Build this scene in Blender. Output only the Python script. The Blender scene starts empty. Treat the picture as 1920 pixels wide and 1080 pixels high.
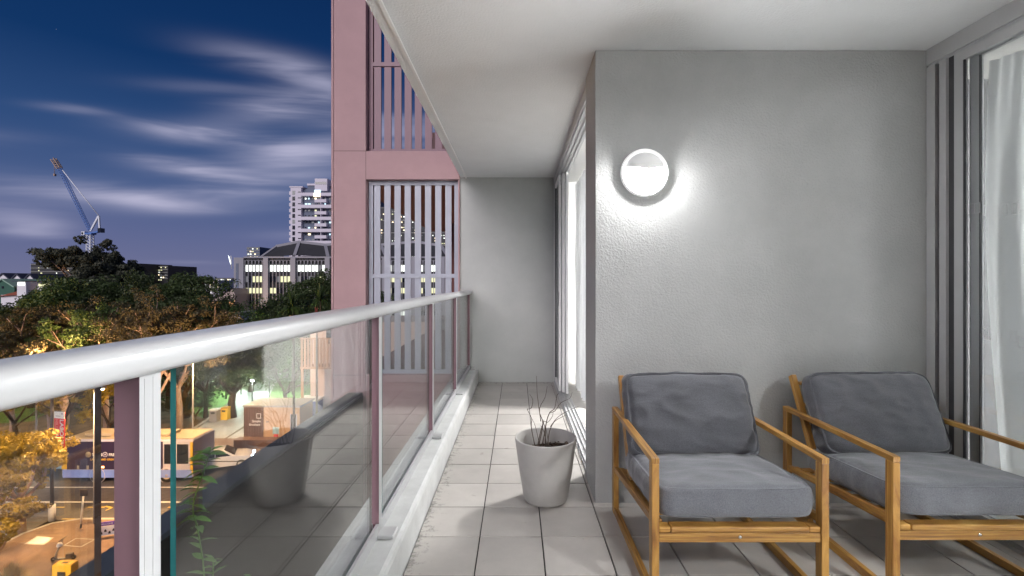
import bpy, bmesh, math, random
import numpy as np
from mathutils import Vector, Matrix
R = math.radians
sc = bpy.context.scene
COL = sc.collection
rnd = random.Random(7)

# ------------------------------------------------------------------ camera
F = 875.0; CX = 969.5; CY = 530.0; EYE = 1.24; G = -13.3
cam_d = bpy.data.cameras.new('camera'); cam = bpy.data.objects.new('camera', cam_d); COL.objects.link(cam)
cam.location = (0, 0, EYE); cam.rotation_euler = (R(90), 0, 0)
cam_d.sensor_width = 36; cam_d.lens = F / 1920 * 36
cam_d.shift_x = -9.5 / 1920; cam_d.shift_y = -10 / 1920
cam_d.clip_start = 0.05; cam_d.clip_end = 6000
sc.camera = cam
sc.view_settings.view_transform = 'Standard'; sc.view_settings.look = 'None'
sc.view_settings.exposure = 0.85; sc.view_settings.gamma = 1.0
sc.cycles.max_bounces = 8; sc.cycles.diffuse_bounces = 4; sc.cycles.glossy_bounces = 4
sc.cycles.transparent_max_bounces = 24; sc.cycles.transmission_bounces = 6
sc.cycles.caustics_reflective = False; sc.cycles.caustics_refractive = False
sc.cycles.sample_clamp_indirect = 6.0; sc.cycles.use_denoising = True

def P(px, py, Y): return Vector(((px - CX) / F * Y, Y, EYE - (py - CY) / F * Y))
def GP(px, py, z=G):                       # a point of the ground seen at this direction
    Y = F * (EYE - z) / (py - CY); return Vector(((px - CX) / F * Y, Y, z))

# ------------------------------------------------------------------ node helpers
def newmat(name):
    m = bpy.data.materials.new(name); m.use_nodes = True
    nt = m.node_tree; b = nt.nodes['Principled BSDF']; return m, nt, b
def N(nt, t, **kw):
    n = nt.nodes.new(t)
    for k, v in kw.items():
        if k in n.inputs.keys(): n.inputs[k].default_value = v
        else: setattr(n, k, v)
    return n
def math_(nt, op, a, b=None, c=None):
    n = nt.nodes.new('ShaderNodeMath'); n.operation = op
    for i, v in enumerate((a, b, c)):
        if v is None: continue
        if isinstance(v, (int, float)): n.inputs[i].default_value = v
        else: nt.links.new(v, n.inputs[i])
    return n.outputs[0]
def ramp(nt, fac, stops, interp='LINEAR'):
    n = nt.nodes.new('ShaderNodeValToRGB'); n.color_ramp.interpolation = interp
    e = n.color_ramp.elements
    while len(e) < len(stops): e.new(0.5)
    for k, (p, c) in enumerate(stops):
        e[k].position = p; e[k].color = (*c, 1) if len(c) == 3 else c
    if fac is not None: nt.links.new(fac, n.inputs[0])
    return n.outputs[0]
def g3(v): return (v, v, v)
def mul3(c, k): return tuple(x * k for x in c)

def mat(name, col, rough=0.6, var=0.12, scale=6.0, bump=0.0, bscale=60.0, metal=0.0, spec=0.5,
        stretch=(1, 1, 1), coat=0.0, objvar=0.0, detail=5.0, emis=None, estr=0.0, dirt=0.0, sheen=0.0, bdist=0.01, world=False, grime=False):
    m, nt, b = newmat(name); L = nt.links
    tc = N(nt, 'ShaderNodeTexCoord'); mp = N(nt, 'ShaderNodeMapping'); mp.inputs['Scale'].default_value = stretch
    src = N(nt, 'ShaderNodeNewGeometry').outputs['Position'] if world else tc.outputs['Object']
    L.new(src, mp.inputs[0])
    n1 = N(nt, 'ShaderNodeTexNoise', Scale=scale, Detail=detail, Roughness=0.6); L.new(mp.outputs[0], n1.inputs['Vector'])
    c = ramp(nt, n1.outputs[0], [(0.25, mul3(col, 1 - var)), (0.75, mul3(col, 1 + var))])
    if objvar:
        oi = N(nt, 'ShaderNodeObjectInfo')
        f = math_(nt, 'MULTIPLY_ADD', oi.outputs['Random'], 2 * objvar, 1 - objvar)
        h = N(nt, 'ShaderNodeVectorMath', operation='SCALE'); L.new(c, h.inputs[0]); L.new(f, h.inputs['Scale']); c = h.outputs[0]
    if dirt:
        n3 = N(nt, 'ShaderNodeTexNoise', Scale=2.3, Detail=8.0, Roughness=0.7); L.new(src, n3.inputs['Vector'])
        dd = ramp(nt, n3.outputs[0], [(0.42, g3(1 - dirt)), (0.62, g3(1.0))])
        mx = N(nt, 'ShaderNodeMix', data_type='RGBA', blend_type='MULTIPLY'); mx.inputs[0].default_value = 1
        L.new(c, mx.inputs[6]); L.new(dd, mx.inputs[7]); c = mx.outputs[2]
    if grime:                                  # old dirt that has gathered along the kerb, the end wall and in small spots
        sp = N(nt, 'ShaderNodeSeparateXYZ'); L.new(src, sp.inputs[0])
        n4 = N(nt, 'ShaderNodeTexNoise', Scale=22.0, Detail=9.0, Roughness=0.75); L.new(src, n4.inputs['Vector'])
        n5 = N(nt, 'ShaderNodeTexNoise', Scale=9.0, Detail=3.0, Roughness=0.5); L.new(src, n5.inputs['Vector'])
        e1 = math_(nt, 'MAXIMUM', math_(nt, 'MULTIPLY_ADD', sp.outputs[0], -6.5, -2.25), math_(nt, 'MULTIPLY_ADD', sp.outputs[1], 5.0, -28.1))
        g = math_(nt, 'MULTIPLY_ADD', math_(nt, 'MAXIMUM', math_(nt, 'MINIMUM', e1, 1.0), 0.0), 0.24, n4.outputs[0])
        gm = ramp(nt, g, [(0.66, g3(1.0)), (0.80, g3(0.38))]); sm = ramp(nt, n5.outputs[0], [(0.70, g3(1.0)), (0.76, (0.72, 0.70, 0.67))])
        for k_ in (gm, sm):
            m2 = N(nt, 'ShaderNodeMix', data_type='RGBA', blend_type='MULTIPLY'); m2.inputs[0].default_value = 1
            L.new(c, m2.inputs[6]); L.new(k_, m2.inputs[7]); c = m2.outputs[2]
    L.new(c, b.inputs['Base Color'])
    b.inputs['Roughness'].default_value = rough; b.inputs['Metallic'].default_value = metal
    b.inputs['Specular IOR Level'].default_value = spec; b.inputs['Coat Weight'].default_value = coat
    b.inputs['Sheen Weight'].default_value = sheen
    if emis:
        b.inputs['Emission Color'].default_value = (*emis, 1); b.inputs['Emission Strength'].default_value = estr
    if bump:
        n2 = N(nt, 'ShaderNodeTexNoise', Scale=bscale, Detail=4.0, Roughness=0.6); L.new(mp.outputs[0], n2.inputs['Vector'])
        bp = N(nt, 'ShaderNodeBump', Strength=bump, Distance=bdist); L.new(n2.outputs[0], bp.inputs['Height'])
        L.new(bp.outputs[0], b.inputs['Normal'])
    return m
def emit(name, col, s):
    m, nt, b = newmat(name); b.inputs['Base Color'].default_value = (0.02, 0.02, 0.02, 1)
    b.inputs['Emission Color'].default_value = (*col, 1); b.inputs['Emission Strength'].default_value = s
    b.inputs['Roughness'].default_value = 0.3
    return m
def glass(name, tint, ior=1.52, rough=0.0):
    m, nt, b = newmat(name); L = nt.links; nt.nodes.remove(b)
    geo = N(nt, 'ShaderNodeNewGeometry')
    io = math_(nt, 'MULTIPLY_ADD', geo.outputs['Backfacing'], 1 / ior - ior, ior)
    fr = N(nt, 'ShaderNodeFresnel'); L.new(io, fr.inputs['IOR'])
    tr = N(nt, 'ShaderNodeBsdfTransparent'); tr.inputs[0].default_value = (*tint, 1)
    gl = N(nt, 'ShaderNodeBsdfGlossy'); gl.inputs['Roughness'].default_value = rough
    tcg = N(nt, 'ShaderNodeNewGeometry'); ng = N(nt, 'ShaderNodeTexNoise', Scale=2.5, Detail=6.0, Roughness=0.7); L.new(tcg.outputs['Position'], ng.inputs['Vector'])
    L.new(ramp(nt, ng.outputs[0], [(0.5, g3(0.0)), (0.75, g3(0.06))]), gl.inputs['Roughness'])
    mx = N(nt, 'ShaderNodeMixShader'); L.new(fr.outputs[0], mx.inputs[0]); L.new(tr.outputs[0], mx.inputs[1]); L.new(gl.outputs[0], mx.inputs[2])
    L.new(mx.outputs[0], nt.nodes['Material Output'].inputs[0]); return m

# ------------------------------------------------------------------ world: night sky with long-exposure clouds
w = bpy.data.worlds.new('World'); sc.world = w; w.use_nodes = True
nt = w.node_tree; L = nt.links; bg = nt.nodes['Background']
tc = N(nt, 'ShaderNodeTexCoord'); sx = N(nt, 'ShaderNodeSeparateXYZ'); L.new(tc.outputs['Generated'], sx.inputs[0])
az = math_(nt, 'ARCTAN2', sx.outputs[0], sx.outputs[1])
el = math_(nt, 'ARCSINE', sx.outputs[2])
def azel(px, py):
    a = math.atan((px - CX) / F); return a, math.atan((CY - py) / F * math.cos(a))
base = ramp(nt, math_(nt, 'MULTIPLY_ADD', el, 1 / R(90), 0.0),
            [(0.0, (0.125, 0.130, 0.225)), (0.05, (0.088, 0.106, 0.215)), (0.10, (0.050, 0.083, 0.190)), (0.16, (0.020, 0.054, 0.150)),
             (0.235, (0.0045, 0.027, 0.098)), (0.36, (0.0025, 0.017, 0.070)), (0.6, (0.0015, 0.010, 0.045))])
cv = N(nt, 'ShaderNodeCombineXYZ')
th = R(-5)
u = math_(nt, 'SUBTRACT', math_(nt, 'MULTIPLY', az, math.cos(th)), math_(nt, 'MULTIPLY', el, math.sin(th)))
v = math_(nt, 'ADD', math_(nt, 'MULTIPLY', az, math.sin(th)), math_(nt, 'MULTIPLY', el, math.cos(th)))
L.new(math_(nt, 'MULTIPLY', u, 2.6), cv.inputs[0]); L.new(math_(nt, 'MULTIPLY', v, 21.0), cv.inputs[1])
ns = N(nt, 'ShaderNodeTexNoise', Scale=1.0, Detail=4.0, Roughness=0.5, Distortion=0.45); L.new(cv.outputs[0], ns.inputs['Vector'])
streak = ramp(nt, ns.outputs[0], [(0.36, g3(0.0)), (0.66, g3(1.0))], 'EASE')
tot = None
for (px, py, wx, wy, ang, amp) in [
        (500, 115, 110, 22, 10, .42), (590, 150, 90, 22, 12, .5), (400, 165, 130, 12, 2, .15), (150, 204, 80, 9, 3, .3),
        (470, 215, 120, 24, -12, .8), (390, 248, 130, 18, 5, .75), (600, 200, 90, 30, -6, .5), (560, 285, 90, 22, 0, .7),
        (310, 310, 75, 14, 5, .85), (390, 325, 120, 15, 8, .6), (520, 330, 120, 30, 0, .55), (270, 372, 110, 15, 3, .85), (380, 385, 110, 14, -3, .7),
        (450, 365, 130, 22, 0, .6), (60, 355, 150, 30, 4, .3), (40, 415, 90, 22, 5, .7), (60, 438, 70, 9, 4, .35), (180, 360, 90, 20, 0, .25),
        (360, 492, 80, 4, 1, .16), (560, 440, 90, 12, 0, .15), (700, 250, 160, 60, 0, .5), (-250, 380, 260, 30, 3, .45), (-200, 250, 260, 18, 0, .3)]:
    a0, e0 = azel(px, py); k = math.cos(a0) ** 2
    sa = wx / F * k; se = wy / F * math.cos(a0); uu = (px - CX) / F; vv = (CY - py) / F; t = R(ang) + math.atan(vv * uu / (1 + uu * uu))
    da = math_(nt, 'SUBTRACT', az, a0); de = math_(nt, 'SUBTRACT', el, e0)
    p = math_(nt, 'SUBTRACT', math_(nt, 'MULTIPLY', da, math.cos(t) / sa), math_(nt, 'MULTIPLY', de, math.sin(t) / sa))
    q = math_(nt, 'ADD', math_(nt, 'MULTIPLY', da, math.sin(t) / se), math_(nt, 'MULTIPLY', de, math.cos(t) / se))
    d2 = math_(nt, 'ADD', math_(nt, 'MULTIPLY', p, p), math_(nt, 'MULTIPLY', q, q))
    e_ = math_(nt, 'MULTIPLY', math_(nt, 'EXPONENT', math_(nt, 'MULTIPLY', d2, -1.15)), amp)
    tot = e_ if tot is None else math_(nt, 'ADD', tot, e_)
cl = math_(nt, 'MULTIPLY', tot, math_(nt, 'MULTIPLY_ADD', streak, 0.85, 0.24))
back = math_(nt, 'MULTIPLY', math_(nt, 'LESS_THAN', sx.outputs[1], 0.0), math_(nt, 'MULTIPLY', streak, 0.3))
cl = math_(nt, 'MINIMUM', math_(nt, 'ADD', cl, back), 1.0)
mx = N(nt, 'ShaderNodeMix', data_type='RGBA'); L.new(cl, mx.inputs[0]); L.new(base, mx.inputs[6]); mx.inputs[7].default_value = (0.36, 0.355, 0.48, 1)
vo = N(nt, 'ShaderNodeTexVoronoi', Scale=90.0); L.new(tc.outputs['Generated'], vo.inputs['Vector'])
st = math_(nt, 'MULTIPLY', math_(nt, 'LESS_THAN', vo.outputs['Distance'], 0.045), 0.22)
sc_ = N(nt, 'ShaderNodeSeparateColor'); L.new(vo.outputs['Color'], sc_.inputs[0])
st = math_(nt, 'MULTIPLY', st, math_(nt, 'GREATER_THAN', sc_.outputs[0], 0.965))
st = math_(nt, 'MULTIPLY', st, math_(nt, 'GREATER_THAN', el, 0.15))
ad = N(nt, 'ShaderNodeVectorMath', operation='ADD'); L.new(mx.outputs[2], ad.inputs[0]); L.new(st, ad.inputs[1])
L.new(ad.outputs[0], bg.inputs[0]); bg.inputs[1].default_value = 0.74

# soft sun lamp added to brighten the pink wall and towers, from behind left
sd = bpy.data.lights.new('fill_sun', 'SUN'); so = bpy.data.objects.new('fill_sun', sd); COL.objects.link(so)
sd.energy = 1.45; sd.angle = R(34); sd.color = (1.0, 0.93, 0.95)
so.rotation_euler = Vector((0.25, 0.85, -0.42)).to_track_quat('-Z', 'Y').to_euler()

# ------------------------------------------------------------------ mesh helpers
ORG = {}
def setp(o, label=None, cat=None, group=None, kind=None):
    if label: o['label'] = label
    if cat: o['category'] = cat
    if group: o['group'] = group
    if kind: o['kind'] = kind
    return o
def thing(name, label, cat, loc=(0, 0, 0), group=None, rz=0.0):
    o = bpy.data.objects.new(name, None); COL.objects.link(o); o.empty_display_size = 0.1
    o.location = loc; o.rotation_euler = (0, 0, rz); ORG[o.name] = Vector(loc)
    return setp(o, label, cat, group)
def root(o):
    while o.parent: o = o.parent
    return o
class MB:
    def __init__(s): s.v = []; s.f = []; s.mi = []; s.sm = []
    def add(s, vs, fs, mi=0, sm=False):
        k = len(s.v); s.v += [Vector(x) for x in vs]
        s.f += [[i + k for i in f] for f in fs]; s.mi += [mi] * len(fs); s.sm += [sm] * len(fs); return s
    def box(s, a, b, mi=0, M=None):
        x0, y0, z0 = (min(a[i], b[i]) for i in range(3)); x1, y1, z1 = (max(a[i], b[i]) for i in range(3))
        vs = [(x0, y0, z0), (x1, y0, z0), (x1, y1, z0), (x0, y1, z0), (x0, y0, z1), (x1, y0, z1), (x1, y1, z1), (x0, y1, z1)]
        if M is not None: vs = [M @ Vector(q) for q in vs]
        return s.add(vs, [(0, 3, 2, 1), (4, 5, 6, 7), (0, 1, 5, 4), (1, 2, 6, 5), (2, 3, 7, 6), (3, 0, 4, 7)], mi)
    def beam(s, p, q, wx, wz, mi=0, up=(0, 0, 1)):       # rectangular bar from p to q
        p = Vector(p); q = Vector(q); d = (q - p).normalized(); up = Vector(up)
        if abs(d.dot(up)) > 0.98: up = Vector((0, 1, 0))
        a = d.cross(up).normalized() * wx / 2; b = a.cross(d).normalized() * wz / 2
        vs = [p - a - b, p + a - b, p + a + b, p - a + b, q - a - b, q + a - b, q + a + b, q - a + b]
        return s.add(vs, [(0, 3, 2, 1), (4, 5, 6, 7), (0, 1, 5, 4), (1, 2, 6, 5), (2, 3, 7, 6), (3, 0, 4, 7)], mi)
    def tube(s, pts, rs, n=8, mi=0, cap=True):
        pts = [Vector(p) for p in pts]; rs = [rs] * len(pts) if isinstance(rs, (int, float)) else rs
        k = len(s.v); pa = None
        for i, p in enumerate(pts):
            d = (pts[min(i + 1, len(pts) - 1)] - pts[max(i - 1, 0)]).normalized()
            if pa is None: pa = d.orthogonal().normalized()
            else:
                pa = (pa - d * pa.dot(d));  pa = pa.normalized() if pa.length > 1e-6 else d.orthogonal().normalized()
            b = d.cross(pa)
            for j in range(n):
                t = 2 * math.pi * j / n; s.v.append(p + (pa * math.cos(t) + b * math.sin(t)) * rs[i])
        for i in range(len(pts) - 1):
            for j in range(n):
                a = k + i * n + j; b = k + i * n + (j + 1) % n
                s.f.append([a, b, b + n, a + n]); s.mi.append(mi); s.sm.append(True)
        if cap:
            s.f.append([k + j for j in range(n)][::-1]); s.mi.append(mi); s.sm.append(False)
            s.f.append([k + (len(pts) - 1) * n + j for j in range(n)]); s.mi.append(mi); s.sm.append(False)
        return s
    def lathe(s, prof, c=(0, 0, 0), n=32, mi=0, M=None, sm=True):
        k = len(s.v)
        for (r, z) in prof:
            for j in range(n):
                t = 2 * math.pi * j / n; p = Vector((r * math.cos(t), r * math.sin(t), z))
                s.v.append((M @ p if M is not None else p) + Vector(c))
        for i in range(len(prof) - 1):
            for j in range(n):
                a = k + i * n + j; b = k + i * n + (j + 1) % n
                s.f.append([a, b, b + n, a + n]); s.mi.append(mi); s.sm.append(sm)
        return s
    def prism(s, poly, z0, z1, mi=0):       # horizontal polygon extruded
        n = len(poly); vs = [(p[0], p[1], z0) for p in poly] + [(p[0], p[1], z1) for p in poly]
        return s.add(vs, [list(range(n))[::-1], list(range(n, 2 * n))] + [[i, (i + 1) % n, (i + 1) % n + n, i + n] for i in range(n)], mi)
    def prismY(s, poly, y0, y1, mi=0):      # polygon in XZ extruded along Y
        n = len(poly); vs = [(p[0], y0, p[1]) for p in poly] + [(p[0], y1, p[1]) for p in poly]
        return s.add(vs, [list(range(n)), list(range(n, 2 * n))[::-1]] + [[(i + 1) % n, i, i + n, (i + 1) % n + n] for i in range(n)], mi)
    def mesh(s, name, mats, off=Vector((0, 0, 0)), bevel=0.0, bseg=2):
        me = bpy.data.meshes.new(name); me.from_pydata([tuple(v - off) for v in s.v], [], s.f)
        for m_ in (mats if isinstance(mats, (list, tuple)) else [mats]): me.materials.append(m_)
        me.polygons.foreach_set('material_index', s.mi); me.polygons.foreach_set('use_smooth', s.sm)
        bm = bmesh.new(); bm.from_mesh(me)
        bmesh.ops.recalc_face_normals(bm, faces=bm.faces)
        if bevel:
            es = [e for e in bm.edges if len(e.link_faces) == 2 and e.calc_face_angle(0) > 0.6]
            bmesh.ops.bevel(bm, geom=es, offset=bevel, segments=bseg, affect='EDGES', profile=0.5)
            if bseg > 1:
                for f_ in bm.faces: f_.smooth = False
        bm.to_mesh(me); bm.free(); me.update(); return me
    def build(s, name, mats, parent=None, local=False, bevel=0.0, bseg=2, **kw):
        off = Vector((0, 0, 0))
        if parent is not None and not local: off = ORG.get(root(parent).name, Vector((0, 0, 0)))
        o = bpy.data.objects.new(name, s.mesh(name, mats, off, bevel, bseg)); COL.objects.link(o)
        if parent is not None: o.parent = parent
        return setp(o, **kw)
def box(name, a, b, m, parent=None, **kw): return MB().box(a, b).build(name, m, parent, **kw)
def shared(name, me, parent, loc, rot=(0, 0, 0), scale=(1, 1, 1)):
    o = bpy.data.objects.new(name, me); COL.objects.link(o); o.parent = parent
    o.location = loc; o.rotation_euler = rot; o.scale = scale; return o
def text_part(name, s, size, m, parent, M, depth=0.004, align='LEFT', bold=0.0):
    cu = bpy.data.curves.new('t', 'FONT'); cu.body = s; cu.size = size; cu.extrude = depth; cu.align_x = align; cu.offset = bold
    ob = bpy.data.objects.new('t', cu); COL.objects.link(ob)
    dg = bpy.context.evaluated_depsgraph_get(); me = bpy.data.meshes.new_from_object(ob.evaluated_get(dg))
    bpy.data.objects.remove(ob); me.materials.clear(); me.materials.append(m); me.name = name
    me.transform(M); o = bpy.data.objects.new(name, me); COL.objects.link(o); o.parent = parent; return o
# text lying in the XZ plane, facing -Y
def TXZ(x, y, z, rot=0.0): return Matrix.Translation((x, y, z)) @ Matrix.Rotation(R(90), 4, 'X') @ Matrix.Rotation(rot, 4, 'Z')

# ------------------------------------------------------------------ materials
M = {}
M['wall'] = mat('rendered_wall', (0.42, 0.425, 0.425), 0.85, 0.05, 3, bump=0.75, bscale=95, bdist=0.006, spec=0.15, dirt=0.07)
M['wall2'] = mat('painted_wall', (0.42, 0.43, 0.42), 0.8, 0.07, 2.0, bump=0.3, bscale=150, bdist=0.003, dirt=0.05)
M['ceiling'] = mat('textured_ceiling', (0.76, 0.775, 0.79), 0.85, 0.04, 3, bump=0.6, bscale=80, bdist=0.006)
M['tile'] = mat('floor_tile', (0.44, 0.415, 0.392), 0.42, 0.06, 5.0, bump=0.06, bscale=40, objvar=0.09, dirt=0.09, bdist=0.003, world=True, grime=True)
M['grout'] = mat('grout', (0.028, 0.026, 0.024), 0.9, 0.3, 30)
M['kerb'] = mat('kerb_concrete', (0.55, 0.56, 0.56), 0.6, 0.1, 8, bump=0.15, bscale=60, dirt=0.12, bdist=0.004)
M['alu'] = mat('silver_paint', (0.43, 0.435, 0.45), 0.30, 0.03, 8, spec=0.6, metal=0.15, coat=0.15)
M['alu_frame'] = mat('grey_frame', (0.48, 0.48, 0.49), 0.35, 0.03, 8, metal=0.3)
M['alu_dark'] = mat('dark_seal', (0.045, 0.045, 0.05), 0.4, 0.1, 8)
M['glass'] = glass('clear_glass', (0.955, 0.975, 0.965), ior=2.2)
M['glass2'] = glass('door_glass', (0.94, 0.95, 0.95))
M['edge'] = mat('green_glass_edge', (0.03, 0.17, 0.17), 0.1, 0.1, 10)
M['edge2'] = mat('dark_glass_edge', (0.05, 0.03, 0.025), 0.15, 0.1, 10)
M['pink'] = mat('pink_render', (0.42, 0.268, 0.274), 0.75, 0.06, 2, bump=0.2, bscale=60, dirt=0.06, bdist=0.004)
M['slat'] = mat('mauve_slat', (0.37, 0.385, 0.45), 0.45, 0.05, 3)
M['slat2'] = mat('plum_slat', (0.17, 0.075, 0.105), 0.45, 0.05, 3)
M['fascia'] = mat('fascia', (0.42, 0.42, 0.44), 0.7, 0.1, 2)
M['brown_soffit'] = mat('russet_soffit', (0.24, 0.10, 0.09), 0.7, 0.15, 4)
M['pot'] = mat('pot_concrete', (0.43, 0.415, 0.40), 0.75, 0.07, 9, bump=0.25, bscale=140, dirt=0.06, bdist=0.002)
M['soil_shade'] = mat('shaded_soil', (0.008, 0.007, 0.006), 0.95, 0.6, 10)  # near-black colour paints the shade inside the planter
M['soil'] = mat('potting_soil', (0.035, 0.022, 0.015), 0.95, 0.6, 40, bump=1.0, bscale=60)
M['twig'] = mat('dry_twig', (0.10, 0.075, 0.06), 0.8, 0.3, 40)
M['leafg'] = mat('vine_leaf', (0.10, 0.24, 0.05), 0.4, 0.25, 30)
M['planter_leaf'] = mat('planter_leaf', (0.035, 0.11, 0.022), 0.45, 0.4, 4)
M['planter'] = mat('planter_grey', (0.03, 0.037, 0.05), 0.6, 0.12, 3)
M['curtain'] = mat('sheer_curtain', (0.78, 0.79, 0.80), 0.8, 0.02, 20, bump=0.1, bscale=300)
_nt = M['curtain'].node_tree; _t = N(_nt, 'ShaderNodeBsdfTranslucent'); _t.inputs[0].default_value = (.95, .96, .97, 1); _m = N(_nt, 'ShaderNodeMixShader'); _m.inputs[0].default_value = .72
_nt.links.new(_nt.nodes['Principled BSDF'].outputs[0], _m.inputs[1]); _nt.links.new(_t.outputs[0], _m.inputs[2]); _nt.links.new(_m.outputs[0], _nt.nodes['Material Output'].inputs[0])
M['interior'] = mat('interior_paint', (0.75, 0.75, 0.74), 0.8, 0.02, 3)
M['interior_dimmed'] = mat('interior_dimmed', (0.035, 0.035, 0.037), 0.8, 0.05, 3)
M['carpet'] = mat('interior_floor', (0.55, 0.53, 0.5), 0.7, 0.1, 20)
M['lamp_glow'] = emit('lamp_glow', (1.0, 0.99, 0.975), 160)
M['lamp_body'] = mat('opal_lamp_body', (0.8, 0.8, 0.8), 0.35, 0.02, 8, emis=(1, 1, 1), estr=0.28)
M['added_room_glow'] = emit('added_room_glow', (1.0, 0.99, 0.97), 290)
M['white_paint'] = mat('white_paint', (0.8, 0.8, 0.8), 0.4, 0.03, 8)
M['bolt'] = mat('bolt_steel', (0.6, 0.6, 0.6), 0.25, 0.05, 20, metal=1.0)
# wood
def wood():
    m, nt, b = newmat('oiled_hardwood'); L = nt.links
    tc = N(nt, 'ShaderNodeTexCoord'); mp = N(nt, 'ShaderNodeMapping'); L.new(tc.outputs['UV'], mp.inputs[0])
    mp.inputs['Scale'].default_value = (1.2, 26, 26)
    oi = N(nt, 'ShaderNodeObjectInfo'); va = N(nt, 'ShaderNodeVectorMath', operation='ADD'); L.new(mp.outputs[0], va.inputs[0]); 
    sc2 = math_(nt, 'MULTIPLY', oi.outputs['Random'], 37.0); L.new(sc2, va.inputs[1])
    n1 = N(nt, 'ShaderNodeTexNoise', Scale=3.0, Detail=6.0, Roughness=0.65, Distortion=0.6); L.new(va.outputs[0], n1.inputs['Vector'])
    c = ramp(nt, n1.outputs[0], [(0.30, (0.10, 0.040, 0.010)), (0.43, (0.25, 0.115, 0.025)), (0.56, (0.38, 0.200, 0.045)), (0.70, (0.52, 0.32, 0.10))])
    f = math_(nt, 'MULTIPLY_ADD', oi.outputs['Random'], 0.3, 0.85)
    h = N(nt, 'ShaderNodeVectorMath', operation='SCALE'); L.new(c, h.inputs[0]); L.new(f, h.inputs['Scale'])
    L.new(h.outputs[0], b.inputs['Base Color']); b.inputs['Roughness'].default_value = 0.38
    bp = N(nt, 'ShaderNodeBump', Strength=0.25, Distance=0.002); L.new(n1.outputs[0], bp.inputs['Height']); L.new(bp.outputs[0], b.inputs['Normal'])
    return m
M['wood'] = wood()
def fabric(name, col):
    m, nt, b = newmat(name); L = nt.links; tc = N(nt, 'ShaderNodeTexCoord')
    n1 = N(nt, 'ShaderNodeTexNoise', Scale=7.0, Detail=4.0); L.new(tc.outputs['Object'], n1.inputs['Vector'])
    n0 = N(nt, 'ShaderNodeTexNoise', Scale=260.0, Detail=2.0); L.new(tc.outputs['Object'], n0.inputs['Vector'])
    c = ramp(nt, n1.outputs[0], [(0.3, mul3(col, 0.88)), (0.7, mul3(col, 1.12))])
    c2 = ramp(nt, n0.outputs[0], [(0.3, g3(0.75)), (0.7, g3(1.25))])
    mm = N(nt, 'ShaderNodeMix', data_type='RGBA', blend_type='MULTIPLY'); mm.inputs[0].default_value = 1; L.new(c, mm.inputs[6]); L.new(c2, mm.inputs[7])
    L.new(mm.outputs[2], b.inputs['Base Color']); b.inputs['Roughness'].default_value = 0.9
    b.inputs['Sheen Weight'].default_value = 0.25; b.inputs['Sheen Roughness'].default_value = 0.5
    mp = N(nt, 'ShaderNodeMapping'); mp.inputs['Scale'].default_value = (3, 10, 10); mp.inputs['Rotation'].default_value = (0, 0.2, 0.15); L.new(tc.outputs['Object'], mp.inputs[0])
    nw = N(nt, 'ShaderNodeTexNoise', Scale=1.6, Detail=3.0, Distortion=1.2); L.new(mp.outputs[0], nw.inputs['Vector'])
    b1 = N(nt, 'ShaderNodeBump', Strength=0.12, Distance=0.03); L.new(nw.outputs[0], b1.inputs['Height'])
    b2 = N(nt, 'ShaderNodeBump', Strength=0.3, Distance=0.002); L.new(n0.outputs[0], b2.inputs['Height']); L.new(b1.outputs[0], b2.inputs['Normal'])
    L.new(b2.outputs[0], b.inputs['Normal']); return m
M['fabric'] = fabric('grey_cushion_fabric', (0.115, 0.12, 0.138))
M['fabric_dark'] = fabric('charcoal_cushion_fabric', (0.068, 0.07, 0.082))

# ================================================================== BALCONY STRUCTURE
H = 2.55; WX0, WX1 = 0.44, 2.313; WY = 2.627; BY = 5.81; DX = 0.455; EX = -0.703; YB = -1.6; S = 0.303
# floor: a bed of grout with every tile laid on it
fl = box('floor', (-0.74, YB, -0.30), (2.42, BY + 0.1, -0.012), M['grout'], kind='structure')
me_t = MB().box((0, 0, -0.0115), (S - 0.0060, S - 0.0060, 0.0)).mesh('tile', M['tile'], bevel=0.0012, bseg=1)
for i in range(-2, 8):
    for j in range(-12, 13):
        x = 0.121 + S * i; y = 1.974 + S * j
        if y < YB - 0.1 or (y + 0.02 > WY and x > DX - 0.02): continue
        if x > 2.30: continue
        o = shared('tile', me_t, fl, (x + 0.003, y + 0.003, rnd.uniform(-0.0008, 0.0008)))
        o.rotation_euler = (rnd.uniform(-.0015, .0015), rnd.uniform(-.0015, .0015), 0)
        sx_ = min(1, (WX1 - x) / S) if x + S > WX1 else 1; sy_ = min(1, (BY - y) / S) if y + S > BY else 1
        if x + S > DX and y > WY - S and x < DX and y + .02 > WY: sx_ = min(sx_, (DX - x) / S)
        if sx_ < 0.02 or sy_ < 0.02: bpy.data.objects.remove(o); continue
        o.scale = (sx_, sy_, 1)
box('ceiling', (EX, YB, H), (2.42, BY, H + 0.28), M['ceiling'], kind='structure')
MB().box((-0.645, YB + 0.01, H - 0.012), (-0.625, BY - 0.002, H - 0.0005)).build('drip_bead', M['white_paint'], bpy.data.objects['ceiling'], bevel=0.003)
box('back_wall', (-0.71, BY, -0.6), (DX + 0.16, BY + 0.2, 2.83), M['wall2'],
    label='plain pale grey end wall closing off the narrow far end of the balcony', cat='wall')
# lamp wall and its short return
lw = MB().prism([(WX0, WY), (WX1 + 0.2, WY), (WX1 + 0.2, WY + 0.37), (WX0, WY + 0.37)], -0.3, H - 0.0015)
lw.build('rendered_wall', M['wall'], bevel=0.004, bseg=2, label='stippled grey rendered wall behind the two armchairs, carrying the round lamp', cat='wall')
box('end_wall', (-0.74, YB - 0.2, -0.3), (2.42, YB, H + 0.28), M['wall2'], label='plain grey wall behind the camera closing off the near end of the balcony', cat='wall')

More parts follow.
